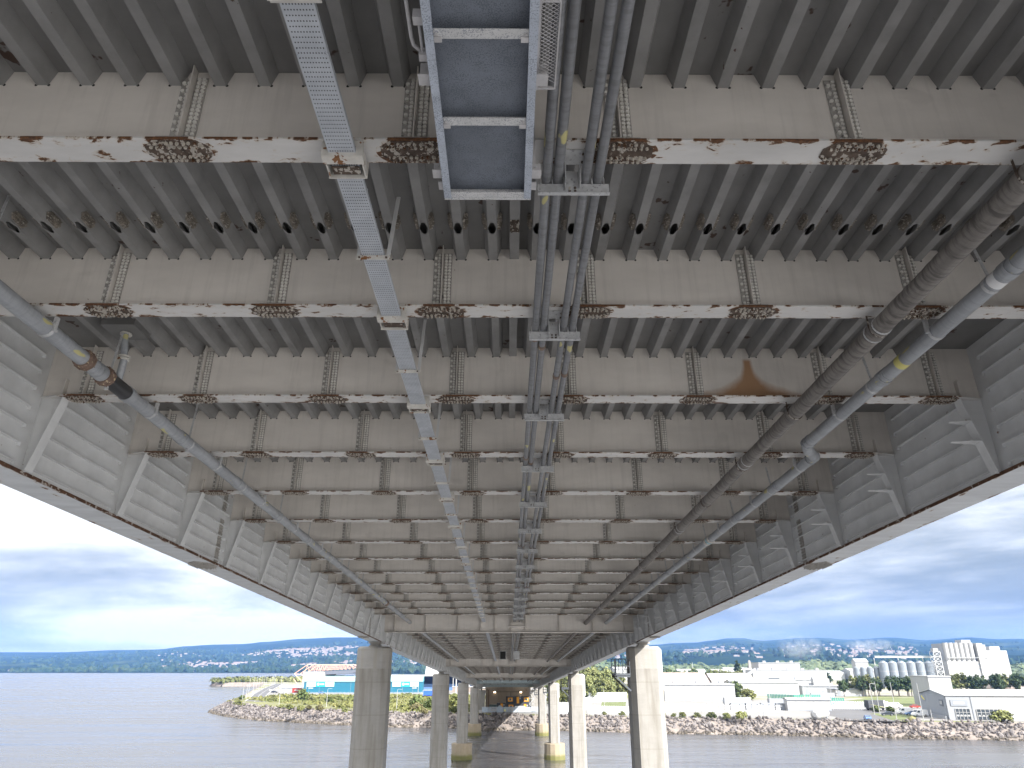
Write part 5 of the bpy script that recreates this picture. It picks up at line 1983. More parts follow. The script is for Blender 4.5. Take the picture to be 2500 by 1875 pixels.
hall("brick_pavilion", "pale low pavilion seen between the second and third left piers", "pavilion", g(-18.5, 470), 0, 12, 8, 4.2, 5.2, M_harl2, M_white, windows=((1, 2, 1, 2.4), (5, 2, 1, 2.4)))

rc = thing("red_container", "red storage container with white lettering beside the teal stand", "container", g(-144, 508), (0, 0, 0.05))
mb = MB().box(0, 6, 0, 2.5, 0.1, 2.8)
for i in range(13):
    mb.box(0.15 + i * 0.45, 0.35 + i * 0.45, -0.04, -0.001, 0.2, 2.7)
part("body", mb, M_cred, rc)
box_part("lettering", rc, M_white, 1.6, 4.2, -0.07, -0.041, 1.3, 2.0)
sk = hall("stadium_shed", "low pale shed with a sloping roof left of the teal stand", "shed", g(-156, 520), 0.1, 17, 6, 3.2, 4.4, M_lgrey, M_white, doors=((2, 1.6, 2.4), (6, 1.6, 2.4)))

tlr = thing("blue_trailer", "long blue curtain-sided lorry trailer behind the bushes", "trailer", g(-48.5, 424), (0, 0, 0.0))
box_part("curtain_side", tlr, paint("blue_curtain", (0.03, 0.10, 0.62), 0.5, 0.12, 0.5), 0, 13.2, 0, 2.5, 1.3, 3.9)
box_part("top_rail", tlr, M_white, -0.05, 13.25, -0.05, 2.55, 3.902, 4.15)
box_part("end_frame", tlr, M_white, -0.2, -0.002, 0, 2.5, 1.0, 4.1)
box_part("chassis", tlr, M_black, 0.5, 13.0, 0.3, 2.2, 0.8, 1.298)
for x in (9.5, 10.8, 12.1):
    part("wheel", MB().tube([(x, 0.05, 0.5), (x, 0.35, 0.5)], 0.5, 14), M_tyre, tlr)
box_part("landing_leg", tlr, M_greyc, 3.0, 3.2, 0.4, 0.6, 0, 0.798)


# ------------------------------------------------------------------ lamp posts, masts
def lamp_post(pos, h, label, arm=True, group="street lamps on the bank", m=None, yaw=0):
    t = thing("street_lamp", label, "street lamp", pos, (0, 0, yaw), group)
    mb = MB()
    if arm:
        mb.tube([(0, 0, -0.2), (0, 0, h * 0.96), (0.25, 0, h), (1.3, 0, h + 0.05)], 0.09, 6, rad=[0.13, 0.09, 0.07, 0.06])
    else:
        mb.tube([(0, 0, -0.2), (0, 0, h)], 0.09, 6, rad=[0.13, 0.07])
    part("pole", mb, m or M_white, t)
    if arm:
        part("lantern", MB().box(1.1, 1.9, -0.14, 0.14, h - 0.08, h + 0.06), M_lgrey, t)
    return t


lamp_post(g(-103.3, 346), 11.5, "tall white lamp post right of the shore road")
lamp_post(g(-77.6, 326.8), 7.4, "white lamp post in the meadow before the teal stand")
lamp_post(g(-44.7, 303), 7.8, "white lamp post just right of the nearest left pier")
lamp_post(g(33.5, 283.6), 8.6, "white lamp post before the palisade fence, between the right piers", False)
for i, (x, y, h) in enumerate([(-137.3, 396.6, 7), (-135.8, 397.5, 7.5), (-164.2, 484.1, 9.5), (-166.3, 497.9, 10), (-179.7, 544.4, 10), (-189.8, 580.7, 10), (-194.2, 600.7, 10), (-203.1, 633.5, 10), (-209.1, 657.5, 10),
                               (-211.4, 675, 10), (-214.3, 690, 10), (-220, 712, 10), (-226, 735, 10), (-232.4, 758.0, 10)]):
    o = thing("net_post", "slim white post along the shore road, " + (("nearest", "second", "third", "fourth", "fifth", "sixth", "seventh", "eighth", "ninth", "tenth", "eleventh", "twelfth", "thirteenth", "farthest")[i]) + " of the row", "post", g(x, y), (0, 0, 0), "white posts along the shore road")
    part("pole", MB().tube([(0, 0, -0.2), (0, 0, h)], 0.1, 6), M_white, o)
    part("cap", MB().tube([(0, 0, h), (0, 0, h + 0.15)], 0.14, 6), M_lgrey, o)
for (x, y, h, lab) in ((119.2, 243.6, 11.5, "white lamp post on the verge left of the parked vans"), (127.5, 243.6, 11.3, "white lamp post in front of the vans, nearest the showroom"), (126.6, 273.9, 10.5, "hooked white lamp post behind the round bush"),
                       (128.8, 274.5, 11.2, "plain white post beside the hooked lamp post"), (133.7, 250.2, 3.0, "short white post by the showroom entrance"), (101, 305, 10, "white lamp post beside the grey yard cabins"), (124.3, 303.0, 9.5, "white lamp post by the white lorry"),
                       (84, 262, 5.5, "thin dark post on the bank edge by the pale yard"), (115, 300, 9, "white lamp post in front of the green fence"), (140, 372, 10, "hooked lamp post beyond the green fence")):
    lamp_post(g(x, y), h, lab, lab.startswith("hooked"), m=M_greyc if "dark" in lab else None)
for (x, y, h, lab) in ((-36.5, 505, 19.5, "tall white mast right of the teal stand"), (-31, 560, 21, "second white mast beside the covered stand"), (212, 900, 22, "thin mast above the tree belt on the right")):
    solid("mast", MB().tube([(0, 0, -0.3), (0, 0, h * 0.5), (0, 0, h)], 0.4, 8, rad=[0.5, 0.4, 0.25]), M_white, lab, "mast", g(x, y))

# ------------------------------------------------------------------ shrubs on the left bank
B = [(-103.7, 385, 3.3, 0, "big round green bush before the teal stand"), (-96.9, 376, 1.9, 1, "bush leaning on the right of the big round bush"), (-139.5, 402, 1.7, 0, "bush at the foot of the twin white posts"),
     (-86.2, 366, 2.1, 0, "dark green bush behind the meadow lamp post"), (-117, 384, 1.5, 1, "small bush beside the near end of the shore road"), (-119.5, 341, 1.7, 1, "yellow-green bush among the boulders at the point"),
     (-93.5, 317, 1.3, 1, "yellow-green bush on the crest below the tall lamp post"), (-88.6, 311, 1.5, 1, "taller yellow-green bush on the crest"), (-80.5, 298, 1.7, 1, "pale bush hanging over the boulders"),
     (-79.6, 306, 1.3, 2, "brownish bush on the crest behind the pale one"), (-73.0, 297, 1.7, 2, "brown-green bush on the boulder crest"), (-68.2, 311, 1.6, 1, "spiky pale bush before the nearest left pier"),
     (-61.5, 288, 1.3, 1, "small pale bush beside the nearest left pier"), (-38.8, 318, 3.0, 0, "large green bush between the first and second left piers"), (-32.3, 306, 2.5, 0, "green bush touching the second left pier"),
     (-43.5, 314, 1.6, 1, "low bush right of the first left pier"), (-36.2, 297, 2.3, 2, "large brown-grey bush on the crest between two left piers"), (-31.5, 279, 1.6, 2, "straggling bush hanging down the boulders between two left piers"),
     (-20.9, 289, 1.7, 3, "olive bush between the second and third left piers"), (-24, 330, 3.0, 1, "light green bush right of the second left pier"), (-15.5, 345, 2.6, 1, "light green bush left of the third left pier"),
     (50.7, 263.4, 0.9, 3, "small dark bush at the right of the nearest right pier"), (53.9, 261.3, 0.8, 3, "low dark bush on the bank edge"), (56.3, 259, 1.1, 1, "pale bush on the bank edge before the white warehouse"),
     (60.5, 257.3, 1.1, 3, "dark bush on the bank edge before the white warehouse"), (65.5, 257, 1.2, 3, "rounded dark bush on the bank edge"), (69.4, 254, 1.1, 1, "yellowish bush by the dark post"),
     (73.5, 251.5, 1.5, 1, "wide light green bush on the bank edge"), (134.9, 289.5, 1.45, 0, "clipped round bush nearer the lamp posts"), (139.8, 289.5, 1.3, 0, "clipped round bush behind the dark hatchback"),
     (147.5, 236.5, 2.2, 1, "pale yellowish bush at the right end of the bank"), (38, 270.5, 0.9, 3, "dark bush on the bank between the right piers"), (32, 272.5, 0.8, 3, "low dark bush beside the second right pier"),
     (44, 268, 1.1, 3, "dark bush left of the nearest right pier"), (115, 401, 4.0, 0, "tall bushy shrub at the right of the white warehouse"), (119, 392, 2.6, 1, "lower shrub at the right of the white warehouse")]
for (x, y, s_, k, lab) in B:
    f_ = 0.66 if x < 0 else 0.85
    bush(g(x, y, GZ - 0.05), s_ * f_, lab, k, None, s_ * f_ * (1.0 if s_ > 2.4 else 0.75))
mound = MB()
blob(mound, (0, 0, 0), 2.0, 1.4, 1.5, 0.05, Matrix.Identity(3), True)
solid("rubble_mound", mound, M_leafb, "low brown mound on the bank edge before the vans", "mound", g(124, 243.4, GZ))

# ------------------------------------------------------------------ trees
ORDN = ("leftmost", "second", "third", "fourth", "fifth", "sixth", "seventh", "eighth", "ninth", "tenth", "eleventh", "twelfth", "thirteenth", "fourteenth", "fifteenth", "sixteenth", "seventeenth")


def nth(i):
    return "leftmost" if i == 0 else ORDN[i] + " from the left"


for i_, (x, y, s_) in enumerate(sorted(((18, 352, 0.85), (24, 372, 1.0), (29, 380, 1.15), (33, 392, 1.3), (39, 400, 1.38), (44, 405, 1.3), (49, 408, 1.25), (54, 415, 1.15), (59, 420, 1.0), (36, 374, 0.95), (22, 336, 0.75), (46, 388, 0.9), (27, 358, 0.9)), key=lambda q: q[0] / q[1])):
    plant(willow[rnd.randrange(3)], "tree", g(x, y), s_, "tall olive-green tree behind the right-hand piers, %s of the group" % nth(i_), "tree", "trees behind the right-hand piers")
lab = "dark pine of the belt in front of the silver silos"
for i in range(17):
    x = 196 + i * 2.55 + rnd.uniform(-.8, .8)
    plant(pines[rnd.randrange(3)], "pine_tree", g(x, 446 + rnd.uniform(-6, 6)), rnd.uniform(0.85, 1.12), lab + ", " + nth(i), "tree", "pines in front of the silos")
lab = "dark pine of the belt behind the long showroom roof"
for i in range(16):
    plant(pines[rnd.randrange(3)], "pine_tree", g(246 + i * 4.6 + rnd.uniform(-1, 1), 447 + rnd.uniform(-6, 6)), rnd.uniform(0.95, 1.2), lab + ", " + nth(i), "tree", "pines behind the showroom")
lab = "leafy tree of the belt behind the white warehouse"
for i in range(40):
    x = 132 + i * 4.4 + rnd.uniform(-2, 2)
    plant(broad[rnd.randrange(4)], "tree", g(x, 800 + rnd.uniform(-25, 30)), rnd.uniform(1.3, 1.9), lab, "tree", "trees behind the white warehouse")
lab = "light green tree in the street beyond the white warehouse"
for i in range(9):
    plant(broad[rnd.randrange(4)], "tree", g(190 + i * 9 + rnd.uniform(-3, 3), 720 + rnd.uniform(-30, 20)), rnd.uniform(0.9, 1.3), lab + ", " + nth(i), "tree", "street trees beyond the warehouse")
plant(conif, "conifer_tree", g(232, 790), 1.75, "tall dark conifer standing above the tree belt", "tree", None, 1.6)
for (x, y, s_, w_) in ((262, 640, 1.1, "right one of a pair far back"), (255, 632, 1.0, "left one of a pair far back"), (188, 440, 0.85, "standing nearest")):
    plant(pines[0], "pine_tree", g(x, y), s_, "lone dark pine left of the silo pine belt, " + w_, "tree", "lone pines left of the silos")
for (x, y, s_) in ((-60, 652, 1.5), (-44, 655, 1.4), (-28, 600, 1.2)):
    plant(willow[0], "tree", g(x, y), s_, "grey-green tree beside the white hall behind the stadium", "tree", "trees beside the white hall")

# ------------------------------------------------------------------ right bank: fences
M_pal = paint("white_palisade", (0.66, 0.68, 0.70), 0.6, 0.1, 0.5)


def palisade(label, pts, h, m, step=0.9):
    t = thing("palisade_fence", label, "fence", g(*pts[0]))
    rb, pb = MB(), MB()
    o = g(*pts[0])
    for a, c in zip(pts, pts[1:]):
        p, q = g(*a) - o, g(*c) - o
        d_ = (q - p)
        ln = d_.length
        d_.normalize()
        n_ = d_.cross(Vector((0, 0, 1)))
        i = 0.0
        while i < ln:
            r_ = p + d_ * i
            pb.obox(r_ + Vector((0, 0, h / 2)), d_, n_, (0, 0, 1), step * 0.34, 0.02, h / 2)
            i += step
        for z in (0.4, h - 0.4):
            rb.obox((p + q) / 2 + n_ * 0.05 + Vector((0, 0, z)), d_, n_, (0, 0, 1), ln / 2, 0.025, 0.05)
    part("pale", pb, m, t, kind="stuff")
    part("rail", rb, m, t, kind="stuff")
    return t


palisade("white palisade fence above the grass bank, between the right piers", [(36.5, 372), (56, 378)], 4.4, M_pal)
palisade("white palisade fence running down beside the grass bank", [(28, 314), (32.5, 322), (35, 352)], 4.2, M_pal)
palisade("near white palisade fence between the second and first right piers", [(27.8, 284), (47, 277)], 2.6, M_pal)
palisade("white gate panel between the third and second right piers", [(17.3, 279), (19.9, 279)], 4.0, M_pal)
palisade("grey mesh fence in front of the white warehouse", [(52, 296), (66, 295), (84, 292), (100, 289)], 2.6, M_pal, 2.2)
M_grn = paint("green_fence_boards", (0.05, 0.26, 0.20), 0.6, 0.1, 0.5)
palisade("dark green board fence left of the lawn", [(131, 398), (140, 386), (152, 384)], 3.0, M_grn)
palisade("dark green board fence by the parked lorry", [(129, 345), (145, 340)], 3.2, M_grn)
palisade("grey palisade fence behind the round bushes", [(128, 312), (143, 306), (152, 318)], 3.0, M_pal)

# ------------------------------------------------------------------ right bank: buildings
hall("white_warehouse", "large plain white warehouse with a grey end wall", "warehouse", g(75.6, 384.5), -0.05, 36, 28, 7.9, 7.9, M_white, M_white)
hall("brown_roofed_hall", "long low hall with a brown and tan roof behind the white warehouse", "hall", g(100, 520), -0.03, 34, 30, 6.5, 12.5, M_harl2, paint("brown_sheet_roof", (0.36, 0.29, 0.26), 0.7, 0.06, 0.05))
hall("tan_roofed_hall", "long hall with a pale tan roof beside the brown-roofed hall", "hall", g(134.5, 518), -0.03, 30, 30, 6.5, 12, M_white, paint("tan_sheet_roof", (0.58, 0.52, 0.44), 0.7, 0.06, 0.05))
hall("white_hall", "white flat hall behind the right end of the white warehouse", "hall", g(128, 450), -0.03, 40, 20, 7.5, 9, M_white, M_white)
hall("red_brick_block", "small red-brown block standing above the white roofs", "building", g(188, 640), 0, 13, 12, 11.5, 11.5, paint("red_brown_wall", (0.33, 0.22, 0.19), 0.8, 0.1, 0.3), M_slate)
hall("turquoise_roofed_shop", "white building with a turquoise gable roof among the trees", "shop", g(209, 660), 0, 13, 16, 8, 12.5, M_white, M_tealr)
lab = "white industrial roof in the band below the wooded ridge"
for i, (x, y, ln, e, r_) in enumerate(sorted(((135, 1010, 42, 14, 17), (182, 980, 70, 9, 11), (262, 1000, 80, 11, 14), (350, 1010, 90, 9, 12), (150, 1080, 60, 12, 12), (300, 1080, 75, 13, 16), (440, 1000, 60, 12, 15), (230, 1060, 40, 10, 14), (520, 980, 80, 10, 12)), key=lambda q: q[0] / q[1])):
    hall("industrial_shed", lab + ", " + ("leftmost", "second", "third", "fourth", "fifth", "sixth", "seventh", "eighth", "rightmost")[i] + (" from the left" if 0 < i < 8 else ""), "shed", g(x, y), rnd.uniform(-.1, .1), ln, 30, e, r_, M_white, M_white, group="white sheds below the wooded ridge")
solid("obelisk", MB().lathe([(3.2, 0), (2.2, 17), (0.3, 19)], 4, smooth=False), M_harl, "pale slim obelisk against the wooded ridge", "monument", g(338, 1090, 12))
ol = hall("office_block", "white two-storey office with a row of small windows by the green fence", "office", g(150.5, 452), -0.02, 17, 10, 6.3, 6.3, M_white, M_white, windows=tuple((2.2 + i * 2.7, 0.9, 3.6, 4.9) for i in range(6)))
wt2 = hall("transport_depot", "white depot with three open dark bays and a grey upper box", "depot", g(182, 508), -0.02, 26, 16, 8.2, 8.2, M_white, M_lgrey)
for i in range(3):
    box_part("loading_bay", wt2, M_dark, 2.5 + i * 6.4, 6.0 + i * 6.4, -0.1, -0.002, 0.2, 4.6)  # solid dark panel standing in for the shade inside an open bay
hall("conveyor_house", "white stepped process building with inclined conveyor near the tall conifer", "building", g(188, 600), 0, 60, 20, 14, 14, M_white, M_white, windows=((12, 9, 5, 8), ))
hall("process_block", "tall white process block left of the small silos", "building", g(206, 640), 0, 36, 20, 20, 20, M_white, M_white)
cv = thing("inclined_conveyor", "inclined conveyor rising to the white process building", "conveyor", g(170, 596))
part("gallery", MB().bar((0, 0, 3), (20, 0, 15), 2.2, 2.0), M_lgrey, cv)
for x, z in ((6, 5.6), (13, 9.8)):
    part("trestle", MB().bar((x, -0.6, 0), (x, -0.6, z), 0.4, 0.4), M_galv, cv)
sb = hall("substation", "pale small building with a stepped white parapet beyond the lawn", "building", g(176, 470), -0.05, 24, 10, 5.2, 5.2, M_lgrey, M_white, doors=((2, 2.2, 3.2), (12, 1.6, 2.6)))
box_part("parapet", sb, M_white, 8, 18, 1, 6, 5.5, 9.5)
hall("garden_store", "low white store with a flat canopy at the edge of the lawn", "store", g(184, 446), -0.04, 20, 8, 4.0, 4.0, M_white, M_greyc, doors=((3, 2, 3), ))
# lorries and grey units in the yard
lr = thing("parked_lorry", "dark-boxed lorry with a white cab beside the white yard building", "lorry", g(137, 300), (0, 0, 0.25))
box_part("cargo_box", lr, M_cab, 0, 7.2, 0, 2.5, 1.0, 3.8)
box_part("cab", lr, M_cwhite, 7.4, 9.4, 0.05, 2.45, 0.7, 3.2)
box_part("windscreen", lr, M_glass, 9.401, 9.44, 0.3, 2.2, 1.9, 2.9)
box_part("chassis", lr, M_black, 0.2, 9.2, 0.4, 2.1, 0.6, 0.998)
for x in (1.4, 2.7, 8.4):
    for y in (0.0, 2.2):
        part("wheel", MB().tube([(x, y, 0.5), (x, y + 0.3, 0.5)], 0.5, 12), M_tyre, lr)
yb = hall("yard_building", "long low white building with tank ends on the bank edge", "building", g(105.5, 299), -0.06, 17, 5, 4.2, 4.6, M_white, M_white)
lab = "grey yard cabin in the row behind the pale yard"
for i in range(4):
    hall("yard_cabin", lab + ", " + nth(i), "cabin", g(86 + i * 5.6, 306 - i), -0.05, 5.0, 2.5, 2.3, 2.3, M_lgrey, M_lgrey, doors=((1.8, 0.9, 1.9), ), group="grey cabins in the yard")
tk = thing("white_tank", "white rounded tank at the bank edge left of the blue car", "tank", g(99, 252), (0, 0, 0.9))
part("shell", MB().tube([(-6, 0, 1.6), (-5.4, 0, 1.6), (5.4, 0, 1.6), (6, 0, 1.6)], 1.5, 20, rad=[0.7, 1.5, 1.5, 0.7]), M_white, tk)
for x in (-3.5, 3.5):
    box_part("saddle", tk, M_lgrey, x - 0.3, x + 0.3, -1.2, 1.2, 0, 0.6)

# showroom
SHY = math.atan2(-0.02, 1)
sh = thing("showroom", "long white showroom with a shade-toned grey gable and glazed entrance bays", "shop", g(138.4, 248.6), (0, 0, -0.2))
w_ = MB().box(7.5, 80, 0, 27, -0.3, 7.25)
part("wall", w_, M_white, sh)
part("entrance_wall", MB().box(0.0, 7.45, -0.05, 27.0, -0.3, 7.25), M_lgrey, sh)
part("gable_wall", MB().prism([(0, 0.4, 7.26), (0, 26.9, 7.26), (0, 13.5, 8.7)], (0.3, 0, 0)).box(-0.12, -0.001, 0.4, 26.9, 0, 7.25), M_greyc, sh)  # gable greyer than the front: its shaded side is put in the colour
mb = MB()
for i in range(13):
    mb.box(-0.2, -0.121, 0.3, 5.2, 0.3 + i * 0.52, 0.62 + i * 0.52)
part("gable_louvre", mb, paint("dark_grey_slats", (0.26, 0.28, 0.31), 0.5), sh, kind="stuff")
rf = MB()
for y0 in (-0.4, 27.4):
    rf.prism([(-0.5, y0, 7.3), (80.5, y0, 7.3), (80.5, 13.5, 8.8), (-0.5, 13.5, 8.8)], (0, 0, 0.2))
part("roof", rf, M_white, sh)
box_part("corner_post", sh, M_greyc, 7.45, 7.75, -0.2, -0.051, 0, 7.2)
sg = box_part("fascia_sign", sh, M_greyc, 1.2, 6.2, -0.25, -0.051, 4.2, 6.0)
box_part("lettering", sg, M_white, 2.0, 5.4, -0.29, -0.251, 4.7, 5.5)
sg = box_part("gable_sign", sh, paint("dark_sign", (0.12, 0.13, 0.15), 0.5), -0.36, -0.21, 2.6, 6.0, 4.0, 6.0)
box_part("lettering", sg, M_white, -0.40, -0.361, 3.1, 5.5, 4.5, 5.5)
sg = box_part("logo_sign", sh, M_greyc, -0.22, -0.121, 20.5, 25, 5.0, 6.9)
mb = MB()
mb.prism([(-0.26, 21, 5.3), (-0.26, 24, 6.7), (-0.26, 24.5, 6.2), (-0.26, 22, 5.2)], (0.039, 0, 0))
part("swoosh", mb, paint("yellow_logo", (0.7, 0.6, 0.1), 0.5), sg)


def glazed(x0, x1, n, rows, h):
    gl_ = box_part("glazed_bay", sh, M_glass, x0, x1, -0.14, -0.051 if x1 < 7.5 else -0.002, 0.1, h)
    for i in range(n + 1):
        x = x0 + (x1 - x0) * i / n
        box_part("mullion", gl_, M_white, x - 0.07, x + 0.07, -0.24, -0.141, 0.1, h)
    for r_ in range(1, rows + 1):
        z = 0.1 + (h - 0.1) * r_ / rows
        box_part("transom", gl_, M_white, x0, x1, -0.21, -0.141, z - 0.06, z + 0.06)
    for i in range(n):
        xc = x0 + (x1 - x0) * (i + 0.5) / n
        part("roundel", MB().tube([(xc, -0.16, 1.3), (xc, -0.1405, 1.3)], 0.32, 12), M_white, gl_)


glazed(2.2, 6.6, 4, 3, 3.4)
glazed(8.6, 16.2, 6, 3, 3.3)
box_part("low_wall", sh, M_lgrey, -1.0, -0.4, 0.5, 27, 0, 1.1)
hall("white_box_store", "tall plain white box store behind the showroom gable", "store", g(178, 330), -0.02, 10, 16, 12.3, 12.3, M_white, M_white)
yt = thing("yellow_marquee", "pale yellow sloping canopy beside the clipped bushes", "canopy", g(137, 296), (0, 0, -0.1))
part("cover", MB().prism([(0, 0, 2.2), (8, 0, 0.6), (8, 3, 0.6), (0, 3, 2.2)], (0, 0, 0.12)), paint("yellow_cover", (0.72, 0.68, 0.36), 0.6), yt)
for x, h in ((0.1, 2.2), (7.8, 0.62)):
    for y in (0.1, 2.8):
        part("leg", MB().box(x, x + 0.1, y, y + 0.1, 0, h - 0.02), M_galv, yt)

# ------------------------------------------------------------------ the distillery silos
M_silo, t, b = new_mat("ribbed_silver_silo")
tcn = nd(t, "ShaderNodeTexCoord")
n1 = noise_n(t, tcn.outputs["Object"], 0.3, 4, 0.6)
t.links.new(ramp_n(t, n1, [(0.3, (0.20, 0.225, 0.25)), (0.7, (0.28, 0.305, 0.335))]), b.inputs["Base Color"])
b.inputs["Metallic"].default_value = 0.35
b.inputs["Roughness"].default_value = 0.42


def silo_mesh(r, h):
    mb = MB()
    n = 48
    base = len(mb.v)
    for z in (0, h):
        for k in range(n):
            rr_ = r * (1.0 if k % 2 else 0.972)
            a = 2 * math.pi * k / n
            mb.v.append((rr_ * math.cos(a), rr_ * math.sin(a), z))
    for k in range(n):
        k2 = (k + 1) % n
        mb.face([base + k, base + k2, base + n + k2, base + n + k])
    return mb


sil = silo_mesh(3.9, 19.5).mesh("shell", M_silo)
sir = MB().lathe([(4.05, 19.5), (4.0, 19.7), (1.2, 21.6), (1.0, 21.8)], 24).mesh("roof", M_silo)
sb_ = MB().lathe([(3.98, 6.2), (3.98, 6.4)], 24).lathe([(3.98, 13), (3.98, 13.2)], 24).mesh("hoop", M_galv)
pos6 = [315 + i * 7.7 for i in range(6)]
OR6 = ("leftmost", "second from the left", "third from the left", "third from the right", "second from the right", "rightmost")
for i, x in enumerate(pos6):
    o = thing("grain_silo", "large silver ribbed silo, %s of the six under the conveyor" % OR6[i], "silo", g(x, 650), (0, 0, 0), "six large silver silos")
    link("shell", sil, o)
    link("roof", sir, o)
    link("hoop", sb_, o, kind="stuff")
ss = silo_mesh(2.3, 16.0).mesh("shell", M_silo)
sr = MB().lathe([(2.4, 16.0), (2.35, 16.1), (0.8, 17.1)], 20).mesh("roof", M_silo)
OR4 = ("leftmost", "second from the left", "third from the left", "rightmost")
for i in range(4):
    o = thing("grain_silo", "small silver silo, %s of the four beside the white hoist house" % OR4[i], "silo", g(294 + i * 5.6, 655), (0, 0, 0), "four small silver silos")
    link("shell", ss, o)
    link("roof", sr, o)
hs_ = hall("hoist_house", "white hoist house standing over the small silos", "building", g(297, 662), 0, 11.5, 8, 21, 23.5, M_white, M_white)
cg = thing("conveyor_gallery", "overhead conveyor gallery running across the tops of the large silos", "conveyor", g(309, 650, GZ + 24.2))
mb = MB().box(0, 72, -1, 1, 0, 0.3).box(0, 72, -1.05, -0.95, 1.5, 1.65).box(0, 72, 0.95, 1.05, 1.5, 1.65).box(0, 72, -0.5, 0.5, 0.302, 1.1)
for i in range(34):
    mb.bar((i * 2, -1, 0.3), (i * 2 + (1 if i % 2 else 0), -1, 1.6), 0.12, 0.12)
part("gallery", mb, M_galv, cg)
for x in (0.5, 22, 44, 65):
    part("support", MB().box(x, x + 0.5, 3.5, 4.0, -24, -0.002), M_galv, cg)
lt = thing("lattice_tower", "steel lattice elevator tower between the silos and the white works", "tower", g(358, 645))
tb = MB()
for x in (-3, 3):
    for y in (-3, 3):
        tb.bar((x, y, 0), (x, y, 29), 0.4, 0.4)
part("leg", tb, M_galv, lt, kind="stuff")
tb = MB()
for i in range(7):
    z = i * 4.2
    for y in (-3, 3):
        tb.bar((-3, y, z), (3, y, z + 4.2), 0.25, 0.25).bar((3, y, z), (-3, y, z + 4.2), 0.25, 0.25).bar((-3, y, z + 4.2), (3, y, z + 4.2), 0.3, 0.3)
part("bracing", tb, M_galv, lt, kind="stuff")
box_part("head_house", lt, M_lgrey, -2.2, 2.2, -2.2, 2.2, 29.0, 32)
mw = thing("malting_works", "tall white works with five rounded bins along its top", "works", g(364, 640))
box_part("lower_block", mw, M_white, 0, 29.5, 0, 24, -0.3, 21)
for i in range(6):
    part("bin", MB().tube([(2.6 + i * 4.4, 2.5, 21.05), (2.6 + i * 4.4, 2.5, 36.5)], 2.05, 18), M_white, mw)
box_part("bin_wall", mw, M_lgrey, 0, 27, 3.2, 20, 21.002, 36)  # shading between the white bins is put into this grey
for r_, z in enumerate((13.5, 17.5)):
    for i in range(7):
        box_part("window", mw, M_greyc, 4.5 + i * 4.4, 6.9 + i * 4.4, -0.06, -0.002, z, z + 2.0)
box_part("walkway", mw, M_galv, 1, 36, -1.2, -0.1, 24.0, 24.25)
box_part("head_house", mw, M_white, 20, 28, 6, 16, 36.002, 39.0)
mt = thing("white_tower_block", "tall stepped white tower block at the right of the works", "works", g(393, 640))
box_part("main_block", mt, M_white, 0, 24, 0, 22, -0.3, 30)
box_part("stair_tower", mt, M_white, -2.2, 3, -1.2, 8, -0.3, 36)
box_part("upper_block", mt, M_lgrey, 3.2, 7.5, 2, 14, 30.002, 35)
box_part("upper_block", mt, M_white, 12, 21, 4, 18, 30.002, 33.5)
box_part("window", mt, M_greyc, 7, 10, -0.06, -0.002, 20, 26)
dm = MB().lathe([(22, 0), (21, 2.5), (14, 6.5), (5, 9.2), (0.5, 9.8)], 36)
solid("storage_dome", dm, paint("brown_dome", (0.30, 0.25, 0.22), 0.8, 0.08, 0.05), "wide low brown dome at the foot of the white works", "dome", g(362, 560, GZ))
hall("lagoon_shed", "pale turquoise low shed at the far right behind the pines", "shed", g(330, 478), -0.03, 60, 14, 7.0, 8, paint("pale_turquoise", (0.55, 0.72, 0.74), 0.5), M_white)

# steam drifting from the works: two soft lumps of pale vapour
def steam(label, x, y, z, sx, sy, sz, den):
    m = bpy.data.materials.new("steam")
    m.use_nodes = True
    t = m.node_tree
    t.nodes.clear()
    out = nd(t, "ShaderNodeOutputMaterial")
    pv = nd(t, "ShaderNodeVolumePrincipled")
    pv.inputs["Color"].default_value = (0.95, 0.96, 0.98, 1)
    tcn = nd(t, "ShaderNodeTexCoord")
    n_ = noise_n(t, tcn.outputs["Object"], 0.09, 4, 0.65, dist=0.6)
    ln_ = nd(t, "ShaderNodeVectorMath", operation="LENGTH")
    t.links.new(mapping_n(t, tcn.outputs["Object"], (1 / sx, 1 / sy, 1 / sz)), ln_.inputs[0])
    fall = math_n(t, "SUBTRACT", 1.0, ln_.outputs["Value"], True)
    d_ = math_n(t, "MULTIPLY", math_n(t, "MULTIPLY", fall, ramp_n(t, n_, [(0.42, 0.0), (0.62, 1.0)])), den)
    t.links.new(d_, pv.inputs["Density"])
    t.links.new(pv.outputs[0], out.inputs["Volume"])
    mb = MB()
    mb.lathe([(0.05, -sz)] + [(sx * math.cos(a), sz * math.sin(a)) for a in [(-1.2 + 0.4 * i) for i in range(7)]] + [(0.05, sz)], 16)
    o = structure("steam", mb, m, g(x, y, z), kind="stuff")
    return o


steam("", 262, 690, GZ + 34, 24, 12, 12, 0.05)
steam("", 325, 690, GZ + 36, 26, 10, 7, 0.07)

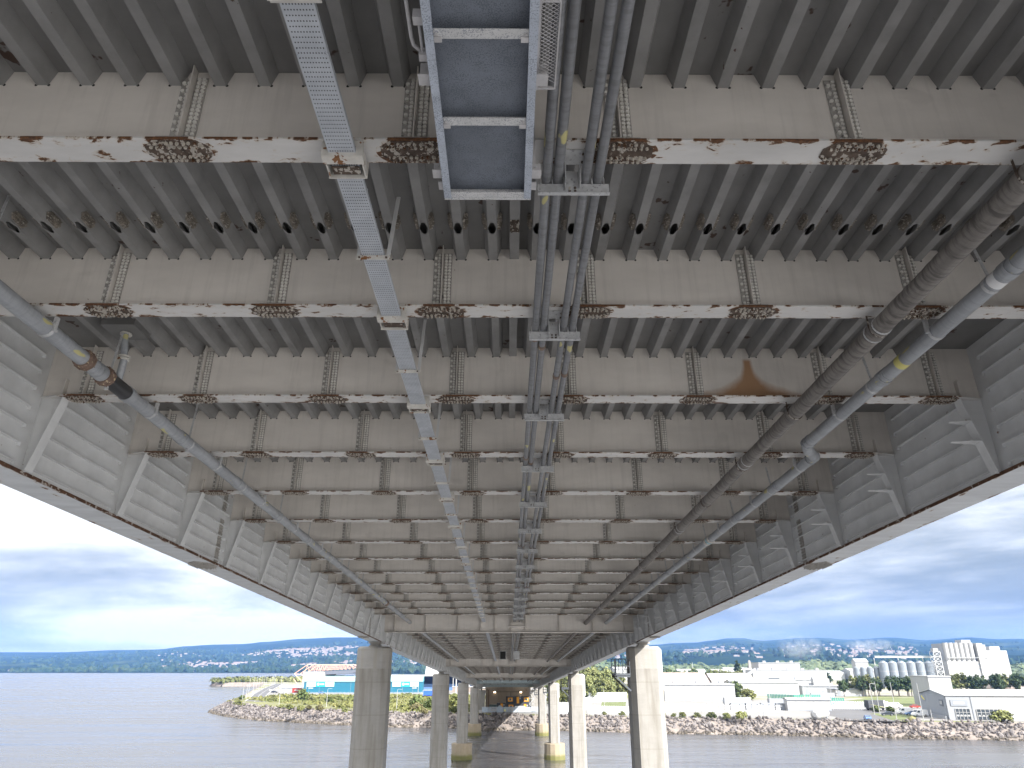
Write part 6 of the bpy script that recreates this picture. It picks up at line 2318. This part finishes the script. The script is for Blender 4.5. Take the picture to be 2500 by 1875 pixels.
# ------------------------------------------------------------------ the air
hz = bpy.data.materials.new("haze")
hz.use_nodes = True
t = hz.node_tree
t.nodes.clear()
out = nd(t, "ShaderNodeOutputMaterial")
pv = nd(t, "ShaderNodeVolumePrincipled")
pv.inputs["Color"].default_value = (0.22, 0.45, 1.0, 1)
pv.inputs["Density"].default_value = 0.00006
pv.inputs["Anisotropy"].default_value = 0.0
t.links.new(pv.outputs[0], out.inputs["Volume"])
structure("haze", MB().box(-13500, 13500, -1200, 9000, -2.5, 420), hz, kind="stuff")

# ------------------------------------------------------------------ vehicles and plant in the yards
vr = random.Random(11)
for i, (x, y, k_, m_, lb) in enumerate(((112, 330, "van", M_cwhite, "white van in the yard beside the white warehouse"), (117, 335, "car", M_cdark, "dark car in the yard beside the white warehouse"),
        (121, 352, "van", M_cwhite, "white van before the green fence"), (126, 356, "car", M_cred, "red car before the green fence"), (134, 360, "car", M_cblue, "blue car before the green fence"),
        (139, 332, "car", M_cwhite, "white car beside the dark-boxed lorry"), (146, 322, "car", M_cdark, "dark car behind the dark-boxed lorry"), (156, 318, "van", M_cwhite, "white van at the edge of the lawn"),
        (163, 316, "car", M_cred, "red car at the edge of the lawn"), (-150, 505, "van", M_cwhite, "white van left of the red container"), (-154, 503, "car", M_cdark, "dark car left of the red container"),
        (-120, 490, "car", M_cblue, "blue car parked before the left adverts"), (-46, 492, "car", M_cdark, "dark car parked right of the nearest left pier"))):
    vehicle("parked_van" if k_ == "van" else "parked_car", lb, k_, g(x, y, GZ + 0.06), vr.uniform(-0.3, 0.3) + (math.pi / 2 if i % 3 == 0 else 0), m_, k_)
for i, (x, y, ln, m_, lb) in enumerate(((90, 330, 12, M_lgrey, "grey lorry trailer parked along the white warehouse front"), (105, 318, 10, M_greyc, "darker grey trailer beyond the yard cabins"), (150, 390, 12, M_lgrey, "pale trailer beyond the green fence"))):
    q = thing("parked_trailer", lb, "trailer", g(x, y), (0, 0, vr.uniform(-0.15, 0.1)))
    box_part("body", q, m_, 0, ln, 0, 2.5, 1.1, 3.7)
    box_part("chassis", q, M_black, 0.4, ln - 0.4, 0.4, 2.1, 0.7, 1.098)
    for xx in (ln - 3.0, ln - 1.7):
        part("wheel", MB().tube([(xx, 0.02, 0.5), (xx, 0.32, 0.5)], 0.5, 12), M_tyre, q)
